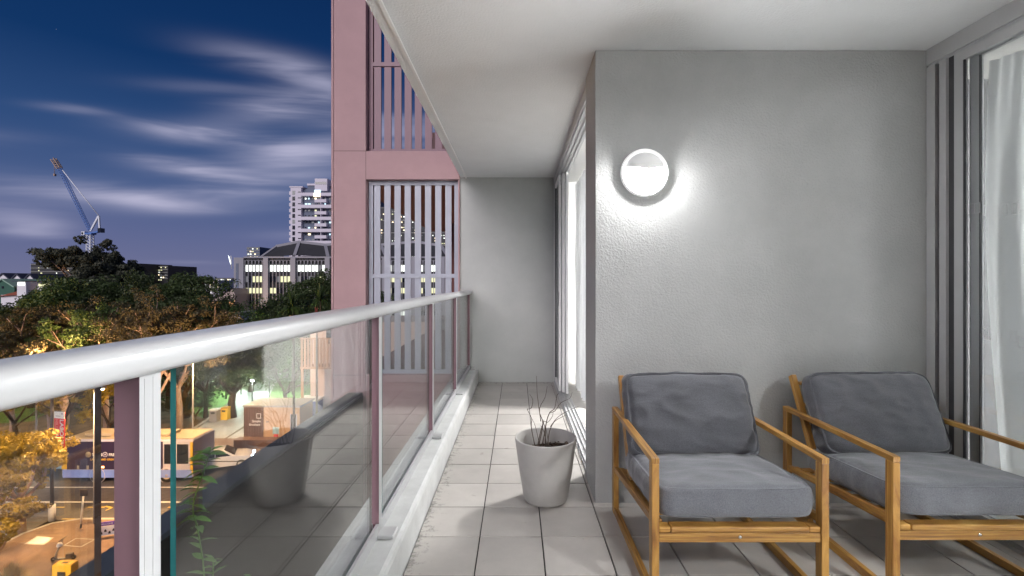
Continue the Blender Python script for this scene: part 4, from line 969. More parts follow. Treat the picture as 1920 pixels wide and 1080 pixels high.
park_lamp('park lamp beside the bare tree', 505, 58, 4.6, 9000)
park_lamp('park lamp at the foot of the lime green palm', 440, 64, 5.0, 3000, (.75, 1.0, .35))

# ================================================================== STREET FURNITURE
t = thing('banner_pole', 'dark pole on the corner kerb carrying a tall red and white banner', 'pole', (-28.2, 28.3, F1))
MB().tube([(-28.2, 28.3, F1), (-28.2, 28.3, -5.6)], [.10, .075], 10).build('pole', M['pole_dark'], t)
MB().tube([(-28.2, 28.3, F1), (-28.2, 28.3, F1 + .95)], .17, 12).build('base_sleeve', M['white'], t)
by = 28.3; bx0 = -28.07; bw_ = .82; zt_, zb_ = -6.55, -8.85
bn = thing('banner', 'tall red banner printed LABOUR DAY hanging from the corner pole', 'banner', (bx0, by, zb_))
Mb_ = Matrix.Translation((bx0, by, 0)) @ Matrix.Rotation(R(-12), 4, 'Z')
MB().box((0, 0, zb_), (bw_, .02, zt_), 0, Mb_).build('cloth', M['banner'], bn)
MB().box((.005, -.006, zt_ - .42), (bw_ - .005, -.001, zt_ - .005), 0, Mb_).build('header_print', M['white'], bn)
MB().beam((bx0 - .15, by, zt_ + .015), Mb_ @ Vector((bw_, 0, zt_ + .015)), .03, .03).beam((bx0 - .15, by, zb_ - .015), Mb_ @ Vector((bw_, 0, zb_ - .015)), .03, .03).build('banner_arm', M['pole_dark'], bn)
def btext(s, size, x, z, m):
    Mt = Matrix.Translation(-Vector((bx0, by, zb_))) @ Mb_ @ Matrix.Translation((x, -.006, z)) @ Matrix.Rotation(R(90), 4, 'X') @ Matrix.Rotation(R(-90), 4, 'Z')
    return text_part('lettering', s, size, m, bn, Mt, .002, bold=.008)
btext('LABOUR', .40, .46, zt_ - .47, M['white']); btext('DAY', .36, .10, zt_ - 1.05, M['white']); btext('HILL', .30, .10, zt_ - .47, M['banner_pale'])
MB().box((.55, -.007, zt_ - .17), (.67, -.0065, zt_ - .10), 0, Mb_).box((.12, -.007, zt_ - .30), (.5, -.0065, zt_ - .26), 0, Mb_).build('header_mark', M['pole'], bn)
MB().box((.10, -.006, zb_ + .22), (.72, -.002, zb_ + .27), 0, Mb_).box((.10, -.006, zb_ + .36), (.60, -.002, zb_ + .44), 0, Mb_).build('footer_print', M['white'], bn)
t = thing('sign_post', 'slim white sign post leaning slightly on the brown footpath', 'post', (-25.6, 27.4, F1))
MB().tube([(-25.6, 27.4, F1 + .25), (-25.45, 27.4, F1 + 2.1)], .045, 8).build('post', M['white'], t)
MB().tube([(-25.62, 27.4, F1), (-25.6, 27.4, F1 + .249)], .05, 8).build('foot', M['black'], t)
MB().box((-25.62, 27.35, F1 + 1.9), (-25.2, 27.39, F1 + 2.3)).build('sign_plate', M['pole_dark'], t)
# kick scooter with a helmet on its bars
sp_ = GP(103, 1052, F1); t = thing('kick_scooter', 'kick scooter parked on the footpath with a white helmet hung on its handlebar', 'scooter', sp_, rz=R(12))
MB().beam((.0, 0, .10), (.78, 0, .10), .15, .035).build('deck', M['black'], t, local=True, bevel=.01)
MB().beam((.0, 0, .10), (.05, 0, .35), .05, .05).beam((.02, 0, .30), (.34, 0, 1.08), .055, .055).build('stem', M['pole'], t, local=True)
MB().tube([(.35, -.28, 1.12), (.35, .28, 1.12)], .02, 8).build('handlebar', M['black'], t, local=True)
for x_ in (-.07, .82):
    MB().lathe([(.10, -.025), (.115, -.015), (.115, .015), (.10, .025), (.03, .03)], (x_, 0, .115), 20, M=Matrix.Rotation(R(90), 4, 'X')).build('wheel', M['tyre'], t, local=True)
MB().box((.5, -.09, .13), (.80, .09, .34)).build('battery_box', M['pole_dark'], t, local=True, bevel=.03)
hm = thing('helmet', 'white helmet hanging from the kick scooter handlebar', 'helmet', sp_ + Vector((.36, -.12, .86)))
MB().lathe([(.12, -.02), (.125, .03), (.10, .11), (.05, .15), (.001, .16)], (0, 0, 0), 20).build('shell', M['white'], hm, local=True)
MB().tube([(-.1, 0, 0), (0, 0, -.12), (.1, 0, 0)], .01, 5).build('strap', M['black'], hm, local=True)
q = GP(115, 1100, F1); t = thing('cabinet', 'bright yellow utility cabinet at the bottom of the footpath', 'cabinet', q)
MB().box((-.45, 0, 0), (.45, .4, 1.0)).build('body', M['yellow'], t, local=True, bevel=.02)
MB().box((-.42, .02, 1.001), (.42, .38, 1.03)).build('lid', M['bus_yellow'], t, local=True)
MB().box((-.14, .12, 1.031), (.16, .26, 1.04)).box((-.2, -.004, .5), (.2, -.0015, .7)).build('emblem', M['black'], t, local=True)
q = GP(207, 1006, F1); t = thing('sign_board', 'low sign board with a purple top strip over a white poster of dark figures', 'sign', q, rz=R(18))
MB().box((-.55, 0, .1), (.9, .04, .62)).build('poster', M['white'], t, local=True)
MB().box((-.6, -.01, .66), (.95, .05, .86)).build('top_strip', M['purple'], t, local=True)
for x_ in (-.55, .86): MB().box((x_, 0.041, 0), (x_ + .05, .08, .88)).build('leg', M['black'], t, local=True)
fg = MB()
for k in range(7): fg.lathe([(.001, 0), (.06, 0), (.05, .1), (.001, .16)], (-.42 + .19 * k, -.004, .18 + .12 * (k % 2)), 8, M=Matrix.Scale(.05, 4, (0, 1, 0)))
fg.build('printed_figures', M['black'], t, local=True)
text_part('lettering', 'WELCOME', .13, M['white'], t, TXZ(-.5, -.012, .71), .001)
for (lb, px, py, m1, m2) in (('grey litter bin beside the path', 403, 790, 'pole', 'white'), ('yellow litter bin beside the grey bin', 423, 786, 'yellow', 'bus_yellow')):
    q = GP(px, py, GZ); t = thing('litter_bin', lb, 'litter bin', q, 'pair of bins by the park path')
    MB().box((-.38, -.35, 0), (.38, .35, 1.15)).build('body', M[m1], t, local=True, bevel=.04)
    MB().box((-.42, -.39, 1.151), (.42, .39, 1.32)).build('lid', M[m2], t, local=True, bevel=.05)
    MB().box((-.2, -.358, .85), (.2, -.352, 1.05)).build('slot', M['black'], t, local=True)
q = GP(604, 756, GZ); t = thing('totem_sign', 'red totem sign with a rounded top beside the timber building', 'sign', q)
MB().box((-.5, -.12, 0), (.5, .12, 2.6)).build('body', M['red'], t, local=True, bevel=.03)
MB().lathe([(.001, -.12), (.5, -.12), (.5, .12), (.001, .12)], (0, 0, 2.6), 32, M=Matrix.Rotation(R(90), 4, 'X')).build('round_top', M['red'], t, local=True)
MB().box((-.3, -.128, .35), (.3, -.122, .55)).box((-.2, -.128, 2.3), (.3, -.122, 2.42)).build('lettering_band', M['white'], t, local=True)
# timber kiosk
q = GP(497, 834, GZ); K0 = q; t = thing('kiosk', 'timber clad container kiosk with a dark slatted side and plywood front', 'kiosk', q)
ang = R(0); kw_, kd_, kh_ = 3.3, 6.0, 3.35
th_k = math.atan2(1, 1)
def kp_(u_, v_, z_): return Vector((u_ * math.cos(R(22)) - v_ * math.sin(R(22)), u_ * math.sin(R(22)) + v_ * math.cos(R(22)), z_))
Mk = Matrix.Rotation(R(-2), 4, 'Z')
MB().box((-1.9, 0.0, 0), (3.05, 2.6, kh_), 0, Mk).build('body', M['timber_pale'], t, local=True)
MB().box((-2.0, -.05, kh_ + .001), (3.2, 2.75, kh_ + .16), 0, Mk).build('roof', M['slab'], t, local=True)
for k in range(12): MB().box((-1.9 + .148 * k, -.04, .02), (-1.9 + .148 * k + .128, -.002, kh_ - .02), 0, Mk).build('board', M['timber_dark'], t, local=True)
for k in range(4): MB().box((-.08 + .81 * k, -.03, .02), (-.08 + .81 * k + .79, -.002, kh_ - .02), 0, Mk).build('panel', M['timber_pale'], t, local=True)
MB().box((2.35, -.06, 1.35), (2.85, -.031, 2.75), 0, Mk).build('window', M['win_dark'], t, local=True)
MB().box((2.30, -.07, 1.30), (2.349, -.031, 2.80), 0, Mk).box((2.851, -.07, 1.30), (2.9, -.031, 2.80), 0, Mk).build('window_frame', M['bus_white'], t, local=True)
MB().box((.72, -.06, 1.0), (1.28, -.031, 1.6), 0, Mk).build('notice_board', M['car_teal'], t, local=True)
MB().box((.85, -.075, .35), (1.2, -.031, .95), 0, Mk).build('red_crate_front', M['red'], t, local=True)
sg = MB(); 
for a, b in (((-.75, 2.75), (-.35, 2.80)), ((-.75, 2.35), (-.35, 2.40)), ((-.75, 2.40), (-.70, 2.75)), ((-.40, 2.40), (-.35, 2.75))): sg.box((a[0], -.052, a[1]), (b[0], -.041, b[1]), 0, Mk)
sg.build('logo', M['white'], t, local=True)
text_part('lettering', 'Simple', .30, M['white'], t, TXZ(-1.15, -.05, 2.02), .003, bold=.006); text_part('lettering', 'Brothers', .28, M['white'], t, TXZ(-1.4, -.05, 1.72), .003, bold=.006)
text_part('lettering', 'laneway', .26, M['black'], t, TXZ(.1, -.04, 2.0), .003, bold=.004)
MB().box((-2.2, -1.0, .02), (1.6, -.08, .75)).build('deck_box', M['timber_dark'], t, local=True)
q = GP(576, 806, GZ); t = thing('skip_bin', 'tall blue bin with a white lid right behind the kiosk', 'bin', q)
MB().prism([(-.9, 0), (.95, 0), (1.05, 1.6), (-.9, 1.6)], 0, 2.8).build('body', M['blue'], t, local=True, bevel=.03)
MB().box((-1.0, -.08, 2.801), (1.15, 1.7, 3.0)).build('lid', M['white'], t, local=True, bevel=.03)
for k in range(4): MB().box((-.8 + .5 * k, -.05, .1), (-.72 + .5 * k, -.001, 2.7)).build('rib', M['blue'], t, local=True)

# ---- bus
bx0, bx1, byy, bh = -33.2, -23.6, 34.0, 3.12
t = thing('bus', 'single deck bus with a dark wrap, cream roof and blue skirt on the road', 'bus', (bx0, byy, G))
L_ = bx1 - bx0
MB().box((0, 0, .32), (L_, 2.5, bh - .02)).build('body', M['bus_white'], t, local=True, bevel=.12, bseg=2)
MB().box((.12, .1, bh - .019), (L_ - .12, 2.4, bh + .03)).build('roof', M['bus_roof'], t, local=True, bevel=.03)
MB().box((1.2, .55, bh + .031), (3.2, 1.9, bh + .24)).build('roof_unit', M['bus_roof'], t, local=True, bevel=.05)
MB().box((5.4, .65, bh + .031), (7.4, 1.85, bh + .22)).build('roof_unit', M['bus_roof'], t, local=True, bevel=.05)
MB().box((.42, -.012, .93), (L_ - 2.2, .05, bh - .16)).build('wrap_panel', M['bus_dark'], t, local=True)
MB().box((.02, -.01, .95), (.40, .06, bh - .14)).build('end_panel', M['bus_yellow'], t, local=True)
MB().box((L_ - .22, -.01, .6), (L_ - .02, .06, bh - .2)).build('end_panel', M['bus_yellow'], t, local=True)
MB().box((.10, -.014, .34), (L_ - .1, .04, .90)).build('skirt', M['bus_skirt'], t, local=True)
for k in range(2): MB().box((L_ - 2.1 + .93 * k, -.02, 1.35), (L_ - 2.1 + .93 * k + .82, .03, bh - .35)).build('window', M['car_glass'], t, local=True)
for x_ in (2.62, 7.66):
    MB().lathe([(.58, -.02), (.58, .06), (.54, .08)], (x_, .05, .5), 32, M=RW).build('wheel_arch', M['bus_white'], t, local=True)
    wh = MB().lathe([(.28, .03), (.44, .03), (.49, -.01), (.49, -.2), (.3, -.22)], (x_, .02, .49), 32, M=RW).build('wheel', M['tyre'], t, local=True)
    MB().lathe([(.001, .02), (.08, .05), (.10, .01), (.2, .0), (.28, .035)], (x_, .02, .49), 32, M=RW).build('rim', M['bus_roof'], wh, local=True)
for x_ in (1.15, 1.85): MB().box((x_, -.018, .95), (x_ + .16, -.0121, 1.22)).build('hatch', M['bus_roof'], t, local=True)
MB().lathe([(.001, .01), (.21, .01), (.21, 0)], (1.98, -.016, 2.02), 24, M=RW).build('badge', M['bus_roof'], t, local=True)
MB().lathe([(.13, .01), (.19, .01), (.19, 0), (.13, 0)], (3.2, -.016, 2.02), 24, M=RW).lathe([(.001, .01), (.07, .01), (.07, 0)], (3.2, -.016, 2.02), 16, M=RW).build('badge', M['bus_white'], t, local=True)
text_part('lettering', 'TIP US', .27, M['white'], t, TXZ(2.24, -.02, 1.92), .002, bold=.008); text_part('lettering', 'FREE', .27, M['white'], t, TXZ(3.46, -.02, 1.92), .002, bold=.008)
text_part('lettering', 'LATEST AND GREATEST', .20, M['bus_yellow'], t, TXZ(2.12, -.02, 1.60), .002, bold=.006)
MB().box((2.95, -.03, 1.05), (3.12, -.0121, 1.17)).build('indicator', M['indicator'], t, local=True)
MB().box((-.02, .25, .8), (.01, .45, 1.1)).build('tail_light', M['tail'], t, local=True)
# ---- cars
def car(label, loc, rz, paint, van=False, name='parked_car'):
    t = thing(name, label, 'van' if van else 'car', loc, 'vehicles on the far side of the road', rz)
    prof = [(-2.2, .30), (-2.25, .65), (-2.18, .98), (-1.95, 1.05), (-1.45, 1.42), (-.9, 1.52), (.2, 1.50), (.95, 1.03), (1.75, .93), (2.15, .78), (2.25, .55), (2.2, .28)] if not van else \
        [(-2.4, .32), (-2.45, 1.0), (-2.35, 1.95), (-2.1, 2.05), (.9, 2.05), (1.25, 1.95), (1.85, 1.2), (2.35, 1.0), (2.45, .6), (2.4, .3)]
    mb = MB(); n = len(prof)
    secs = [(-.90, .86), (-.84, 1.0), (.84, 1.0), (.90, .86)]
    for (y, k) in secs:
        for (x, z) in prof: mb.v.append(Vector((x * (0.985 if abs(y) > .85 else 1), y * (1 if z < 1.06 else (0.93 if not van else .97) * (.9 if z > 1.3 and not van else 1)), (z if z < 1.0 else z - (.03 if abs(y) > .85 else 0)))))
    for i in range(3):
        for j in range(n): mb.f.append([i * n + j, i * n + (j + 1) % n, (i + 1) * n + (j + 1) % n, (i + 1) * n + j]); mb.mi.append(0); mb.sm.append(True)
    mb.f.append(list(range(n))); mb.mi.append(0); mb.sm.append(False); mb.f.append(list(range(3 * n, 4 * n))); mb.mi.append(0); mb.sm.append(False)
    mb.build('body', paint, t, local=True)
    if van:
        MB().add([(1.27, -.78, 1.90), (1.27, .78, 1.90), (1.87, .80, 1.22), (1.87, -.80, 1.22)], [(0, 1, 2, 3)]).add([(1.29, -.78, 1.93), (1.29, .78, 1.93), (1.89, .80, 1.25), (1.89, -.80, 1.25)], [(3, 2, 1, 0)]).build('windscreen', M['car_glass'], t, local=True)
        for x_ in (-1.9, -.6): 
            for s_ in (-1, 1): MB().box((x_, s_ * .895, 1.25), (x_ + 1.1, s_ * .87, 1.75)).build('side_window', M['car_glass'], t, local=True)
    else:
        MB().add([(.24, -.62, 1.505), (.24, .62, 1.505), (.93, .74, 1.07), (.93, -.74, 1.07), (.26, -.62, 1.525), (.26, .62, 1.525), (.97, .74, 1.075), (.97, -.74, 1.075)], [(0, 1, 2, 3), (7, 6, 5, 4), (0, 4, 5, 1), (2, 6, 7, 3)]).build('windscreen', M['car_glass'], t, local=True)
        for s_ in (-1, 1):
            for (xa, xb, xc, xd) in ((-1.55, -1.25, -.35, -.35), (-.28, -.28, .15, .72)):
                MB().add([(xa, s_ * .872, 1.06), (xb, s_ * .775, 1.42), (xc, s_ * .775, 1.44), (xd, s_ * .872, 1.06), (xa, s_ * .892, 1.07), (xb, s_ * .80, 1.43), (xc, s_ * .80, 1.45), (xd, s_ * .892, 1.07)],
                         [(0, 1, 2, 3), (4, 7, 6, 5), (0, 4, 5, 1), (1, 5, 6, 2), (2, 6, 7, 3), (3, 7, 4, 0)]).build('side_window', M['car_glass'], t, local=True)
    for x_ in (-1.4, 1.42):
        for s_ in (-1, 1):
            Mx = Matrix.Rotation(R(90) * (1 if s_ < 0 else -1), 4, 'X')
            wh = MB().lathe([(.22, .0), (.31, .015), (.345, -.03), (.345, -.2), (.2, -.22)], (x_, s_ * .905, .345), 28, M=Mx).build('wheel', M['tyre'], t, local=True)
            rm_ = MB().lathe([(.001, .0), (.05, .02), (.07, -.01), (.19, -.02), (.225, .01)], (x_, s_ * .905, .345), 28, M=Mx).build('rim', M['rim'], wh, local=True)
    for s_ in (-1, 1):
        MB().box((2.08, s_ * .55 - .18, .66), (2.262, s_ * .55 + .18, .80)).build('headlight', M['head'], t, local=True, bevel=.02, bseg=1)
        MB().box((-2.27, s_ * .65 - .15, .72), (-2.1, s_ * .65 + .15, .90)).build('tail_light', M['tail'], t, local=True, bevel=.02, bseg=1)
    return t
c0 = GP(402, 884); car('white car beside the front of the bus, nose towards the kiosk', (c0.x, c0.y + .9, G), R(24), M['car_white'])
c0 = GP(62, 905); car('pale blue van following behind the bus', (-35.9, 36.6, G), R(0), M['car_teal'], True, 'van')
c0 = GP(20, 880); car('dark red car half hidden by the yellow street tree', (-42.5, 37.4, G), R(0), M['red'])
MB().tube([GP(363, 905) + Vector((0, 1.2, 0)), GP(363, 905) + Vector((0, 1.2, .95)), GP(363, 905) + Vector((.15, 1.2, 1.08)), GP(462, 905) + Vector((-.15, 1.2, 1.08)), GP(462, 905) + Vector((0, 1.2, .95)), GP(462, 905) + Vector((0, 1.2, 0))], .035, 8).build(
    'hoop_rail', M['black'], label='long black hoop rail at the kerb in front of the white car', cat='rail')

# ================================================================== BUILDINGS NEAR THE PARK
t = thing('park_building', 'peach rendered house with a timber slatted balcony behind the bare tree', 'building', (-19, 47, GZ))
X0, X1, Y0 = (582 - CX) / F * 47, -8.0, 47.0
box('wall', (X0, Y0, GZ), (X1, Y0 + 9, -2.7), M['peach'], t)
wn = box('window', (X0 + 1.6, Y0 - .03, -4.9), (X0 + 2.7, Y0 - .001, -3.4), M['win_dark'], t); box('frame', (X0 + 1.5, Y0 - .05, -3.399), (X0 + 2.8, Y0 - .002, -3.3), M['white'], wn)
zb, ztp = zpy(692, 45.2), zpy(636, 45.2)
box('balcony_slab', (X0 - .2, 45.2, zb), (X0 + 3.6, Y0 - .001, zb + .22), M['timber'], t)
box('balcony_rail', (X0 - .2, 45.2, ztp), (X0 + 3.6, 45.35, ztp + .12), M['timber'], t)
for k in range(12): box('slat', (X0 - .15 + .31 * k, 45.22, zb + .221), (X0 - .15 + .31 * k + .2, 45.28, ztp - .001), M['timber'], t)
for x_ in (X0 - .2, X0 + 3.4): box('post', (x_, 45.36, GZ), (x_ + .2, 45.56, zb - .001), M['timber'], t)
box('side_screen', (X0 + 3.601, 45.2, zb), (X0 + 3.7, Y0 - .001, ztp), M['timber'], t)
t = thing('apartment_building', 'sodium lit low apartment block with banded balconies behind the golden tree', 'building', (-60, 62, GZ))
xa, xb = (128 - CX) / F * 62, (190 - CX) / F * 62
box('wall', (xa, 62, GZ), (xb, 70, zpy(690, 62)), M['peach'], t)
for k in range(6):
    z = zpy(765 - 11 * k, 62); bs = box('balcony_slab', (xa - .1, 61.4, z), (xa + 2.4, 61.999, z + .28), M['peach'], t)
    for q in range(2): box('window', (xa + 2.7 + 1.0 * q, 61.95, z), (xa + 3.3 + 1.0 * q, 61.999, z + .6), M['win_dark'], t)

# ================================================================== OFFICE BUILDING
Y = 158.0
def bx_(px): return (px - CX) / F * Y
t = thing('office_building', 'concrete ribbed office building with lit window bands and a dark mansard roof', 'building', (bx_(550), Y, G))
xl, xr = bx_(458), bx_(845); ztop = zpy(484, Y); zbot = G
box('core_wall', (xl, Y + .6, G), (xr, Y + 22, ztop), M['dark_bld'], t)
MB().prism([(bx_(434), Y + 8), (bx_(440), Y - .5), (xl, Y - .5), (xl, Y + 22), (bx_(434), Y + 22)], G, zpy(483, Y)).build('end_tower', M['office'], t)
box('end_recess', (bx_(444), Y - .56, G), (bx_(449), Y - .51, zpy(494, Y)), M['tower_grey'], t)
cols = [500, 551, 615, 668, 722, 776, 830]
for a in cols: box('column', (bx_(a - 4.5), Y - .75, G), (bx_(a + 4.5), Y + .55, ztop), M['office'], t)
zf = lambda py: zpy(py, Y)
step = 6.55; nwin = int((845 - 458) / step)
winm = {}
rows = [(497, 509, 'top'), (518, 529, 'mid'), (540, 550, 'low'), (561, 571, 'dark'), (583, 593, 'ground')]
wmesh = {}
for (ya, yb, kd) in rows:
    for k in range(nwin):
        a = 459.5 + step * k
        if any(abs(a + step / 2 - c_) < 5 for c_ in cols): continue
        r_ = rnd.random(); blk = int(k // 4)
        if kd == 'top': m_ = 'win_white' if r_ > .06 else 'win_dim'
        elif kd == 'mid': m_ = 'win_yellow' if (2 <= k <= 4 or 10 <= k <= 13 or (k > 20 and r_ > .3)) else ('win_dim' if r_ > .6 else 'win_dark')
        elif kd == 'low': m_ = 'win_yellow' if (k < 9 and r_ > .08 or k > 14 and r_ > .5) else 'win_dark'
        elif kd == 'dark': m_ = 'win_dim' if r_ > .7 else 'win_dark'
        else: m_ = 'win_white' if r_ > .6 else 'win_dark'
        key = (ya, m_)
        if key not in wmesh: wmesh[key] = MB().box((0, 0, 0), (step / F * Y * .86, .1, zf(ya) - zf(yb))).mesh('window', M[m_])
        shared('window', wmesh[key], t, Vector((bx_(a), Y + .45, zf(yb))) - ORG[t.name])
mm_ = MB().box((0, 0, 0), (.16, .45, zf(487) - G)).mesh('mullion', M['office'])
for k in range(nwin + 1):
    a = 458.8 + step * k; shared('mullion', mm_, t, Vector((bx_(a), Y - .1, G)) - ORG[t.name])
box('parapet', (xl, Y - .4, zf(484)), (xr, Y + .5, zf(481)), M['office'], t)
ar = MB()
for k in range(nwin):
    a = bx_(458.8 + step * k) + .08; w2 = step / F * Y
    for q in range(4):
        t0, t1 = math.pi * q / 4, math.pi * (q + 1) / 4
        ar.beam((a + w2 / 2 - w2 / 2 * math.cos(t0), Y, zf(494) + 1.2 * math.sin(t0) - 1.2 + 1.2), (a + w2 / 2 - w2 / 2 * math.cos(t1), Y, zf(494) + 1.2 * math.sin(t1)), .12, .12)
ar.build('arched_trim', M['office'], t)
# mansard roof: dark planes, pale ribs
rf = MB(); e0, e1 = zf(480), zf(449)
ridge = [(492, 459), (538, 450), (590, 456), (640, 452), (700, 456), (770, 450), (820, 458)]; eave = [(484, 483), (549, 478), (612, 481), (665, 480), (722, 481), (780, 480), (840, 483)]
for i in range(6):
    a, b, c, d = eave[i], eave[i + 1], ridge[i + 1], ridge[i]
    rf.add([(bx_(a[0]), Y + 1.5, zf(a[1])), (bx_(b[0]), Y + 1.5, zf(b[1])), (bx_(c[0]), Y + 9, zf(c[1])), (bx_(d[0]), Y + 9, zf(d[1]))], [(0, 1, 2, 3)])
rf.add([(bx_(484), Y + 1.5, zf(483)), (bx_(484), Y + 20, zf(483)), (bx_(492), Y + 9, zf(459))], [(0, 1, 2)])
ro = rf.build('roof', M['office_roof'], t)
for i in range(7):
    a, d = eave[i], ridge[i]; MB().beam((bx_(a[0]), Y + 1.3, zf(a[1])), (bx_(d[0]), Y + 8.8, zf(d[1])), 1.0, .5).build('rib', M['office'], ro)
for i in range(6):
    a, d = ridge[i], ridge[i + 1]; MB().beam((bx_(a[0]), Y + 9, zf(a[1] - 1)), (bx_(d[0]), Y + 9, zf(d[1] - 1)), .8, .9).build('ridge_cap', M['office'], ro)
t = thing('flagpole', 'white flag glowing as if floodlit, on the corner of the office building', 'flag', (bx_(436), Y - 1, zf(500)))
MB().tube([(bx_(437.5), Y - 1, zf(505)), (bx_(436.5), Y - 1, zf(480))], .12, 6).build('pole', M['white'], t)
MB().prismY([(bx_(431.5), zf(479)), (bx_(433.0), zf(481)), (bx_(436.8), zf(493)), (bx_(435.8), zf(496)), (bx_(433.5), zf(488))], Y - 1.1, Y - 1.0).build('flag', emit('glowing_flag', (.9, 1, 1), 1.3), t)  # flag glows by itself in place of a floodlight on it

# ================================================================== RESIDENTIAL TOWER
Y = 240.0
t = thing('residential_tower', 'tall pale apartment tower with stacked white balcony bands and scattered lit windows', 'building', (bx_(600), Y, G))
box('body', (bx_(563), Y + 3, G), (bx_(700), Y + 25, zf(352)), M['tower_grey'], t)
box('left_wing', (bx_(543), Y + 1, G), (bx_(563), Y + 25, zf(351)), M['tower_white'], t)
box('wing_cap', (bx_(541), Y + .8, zf(351)), (bx_(566), Y + 25, zf(348.5)), M['tower_white'], t)
k = 0; ya = 357.0
while ya < 520:
    box('window', (bx_(546.5), Y + .9, zf(ya + 7.5)), (bx_(551.5), Y + .999, zf(ya)), M['win_dark'] if k % 5 else M['win_dim'], t)
    box('side_balcony', (bx_(538.6), Y + 2, zf(ya + 7)), (bx_(542.9), Y + 8, zf(ya + .5)), M['tower_white'], t)
    box('slot', (bx_(557), Y + .9, zf(ya + 3.4)), (bx_(562.5), Y + .999, zf(ya + 1.6)), M['win_dark'], t)
    ya += 10.9; k += 1
ya = 361.0; k = 0
while ya < 530:
    box('balcony_band', (bx_(563.3), Y + .2, zf(ya + 6)), (bx_(700), Y + 2.999, zf(ya)), M['tower_white'], t)
    box('balcony_box', (bx_(589), Y + .4, zf(ya + 18)), (bx_(611), Y + 2.99, zf(ya + 12.2)), M['tower_white'], t)
    box('balcony_box', (bx_(640), Y + .4, zf(ya + 18)), (bx_(662), Y + 2.99, zf(ya + 12.2)), M['tower_white'], t)
    box('party_wall', (bx_(600), Y + .45, zf(ya + 22)), (bx_(601.2), Y + 2.99, zf(ya + 6.01)), M['tower_white'], t)
    for row in (8.0, 18.3):
        for px in (567, 573, 580, 585.5, 592, 604, 613, 619, 625, 633, 645, 655):
            r_ = rnd.random(); m_ = 'win_dark' if r_ < .5 else ('win_dim' if r_ < .72 else ('win_blue' if r_ < .83 else ('win_warm' if r_ < .9 else ('win_white' if r_ < .95 else 'win_yellow'))))
            hh = 3.0 if row < 10 else 2.5
            box('window', (bx_(px), Y + 2.85, zf(ya + row + hh)), (bx_(px + rnd.choice((2.6, 3.6, 4.6))), Y + 2.97, zf(ya + row)), M[m_], t)
    ya += 22.6; k += 1
box('roof_box', (bx_(570), Y + 4, zf(352)), (bx_(588), Y + 20, zf(345)), M['tower_grey'], t); box('roof_slab', (bx_(570), Y + 3.5, zf(345)), (bx_(588), Y + 20, zf(341.5)), M['tower_white'], t)
rb = box('plant_room', (bx_(588.5), Y + 1, zf(357)), (bx_(612), Y + 20, zf(334)), M['tower_white'], t); box('louvre', (bx_(589.5), Y + .9, zf(345)), (bx_(610.5), Y + .999, zf(340)), M['win_dark'], rb)
box('penthouse', (bx_(612.2), Y + 5, zf(357)), (bx_(690), Y + 20, zf(337)), M['tower_white'], t); box('penthouse_glazing', (bx_(613), Y + 4.9, zf(352)), (bx_(690), Y + 4.99, zf(345)), M['win_dark'], t)
box('bright_window', (bx_(587.5), Y + .1, zf(369)), (bx_(600), Y + .18, zf(362)), M['win_warm'], t)
box('bright_window', (bx_(588), Y + .8, zf(360.5)), (bx_(600), Y + .9, zf(355.5)), M['win_blue'], t)
MB().tube([(bx_(622.5), Y + 8, zf(337)), (bx_(622.5), Y + 8, zf(327))], .15, 5).build('antenna', M['tower_white'], t)
def block(label, px0, px1, pyt, Y, wall, bands=0, wins=0, lit=.3, name='building', band_m='slab', pyb=None, seed=1, wcol=('win_white', 'win_yellow', 'win_dim', 'win_warm')):
    r = random.Random(seed); bx = lambda p: (p - CX) / F * Y; z = lambda p: zpy(p, Y)
    t = thing(name, label, 'building', (bx((px0 + px1) / 2), Y, G)); box('wall', (bx(px0), Y, G), (bx(px1), Y + 18, z(pyt)), M[wall], t)
    pyb = pyb or pyt + 26
    for k in range(bands):
        py = pyt + 1.5 + (pyb - pyt - 2) * k / bands; box('floor_band', (bx(px0) - .1, Y - .4, z(py + .9)), (bx(px1) + .1, Y - .001, z(py)), M[band_m], t)
    if wins:
        nb = max(bands, int((pyb - pyt) / 5)); st = 4.2
        for k in range(nb):
            py = pyt + 2.6 + (pyb - pyt - 2) * k / nb; px = px0 + 1.5
            while px < px1 - 2:
                if r.random() < lit: box('window', (bx(px), Y - .12, z(py + 1.9)), (bx(px + r.uniform(1.2, 2.8)), Y - .002, z(py)), M[r.choice(wcol)], t)
                px += st
    return t
block('small apartment tower with warm lit windows above the roof of the office building', 463, 487, 463, 330, 'tower_grey', 5, 1, .6, pyb=490, seed=3)
block('long dark office block with pale floor lines behind the gum tree', 58, 262, 494, 190, 'dark_bld', 5, 1, .10, pyb=530, seed=4)
block('dark office block with lit floors at the right end of the canopy', 262, 315, 498, 200, 'dark_bld', 5, 1, .35, pyb=528, seed=5)
block('low white building just right of the dark office block', 315, 336, 519, 260, 'house_white', 0, 1, .3, pyb=540, seed=6)
block('dark red apartment block near the middle of the skyline', 333, 355, 521, 250, 'brown_soffit', 3, 1, .4, pyb=545, seed=7)
block('pale apartment block with lit balconies left of the office building', 384, 410, 525, 260, 'tower_white', 4, 1, .6, pyb=552, seed=8)
block('dark glass apartment block with many lit windows behind the pale block', 404, 436, 521, 275, 'dark_bld', 4, 1, .7, pyb=552, seed=9)
block('dark glass tower glimpsed between the slats of the lilac screen', 700, 872, 388, 225, 'dark_bld', 9, 1, .28, pyb=600, seed=14)
# low far skyline of small lit buildings
for k in range(16):
    px = 350 + 5.2 * k + rnd.uniform(-2, 2)
    block(('tiny lit building on the far skyline between the dark trees and the office building'), px, px + rnd.uniform(3, 7), 533 + rnd.uniform(-2, 7), 300 + 20 * (k % 5), 'house_white' if k % 2 else 'tower_grey', 0, 1, .8, pyb=550, seed=20 + k)['group'] = 'small distant buildings'
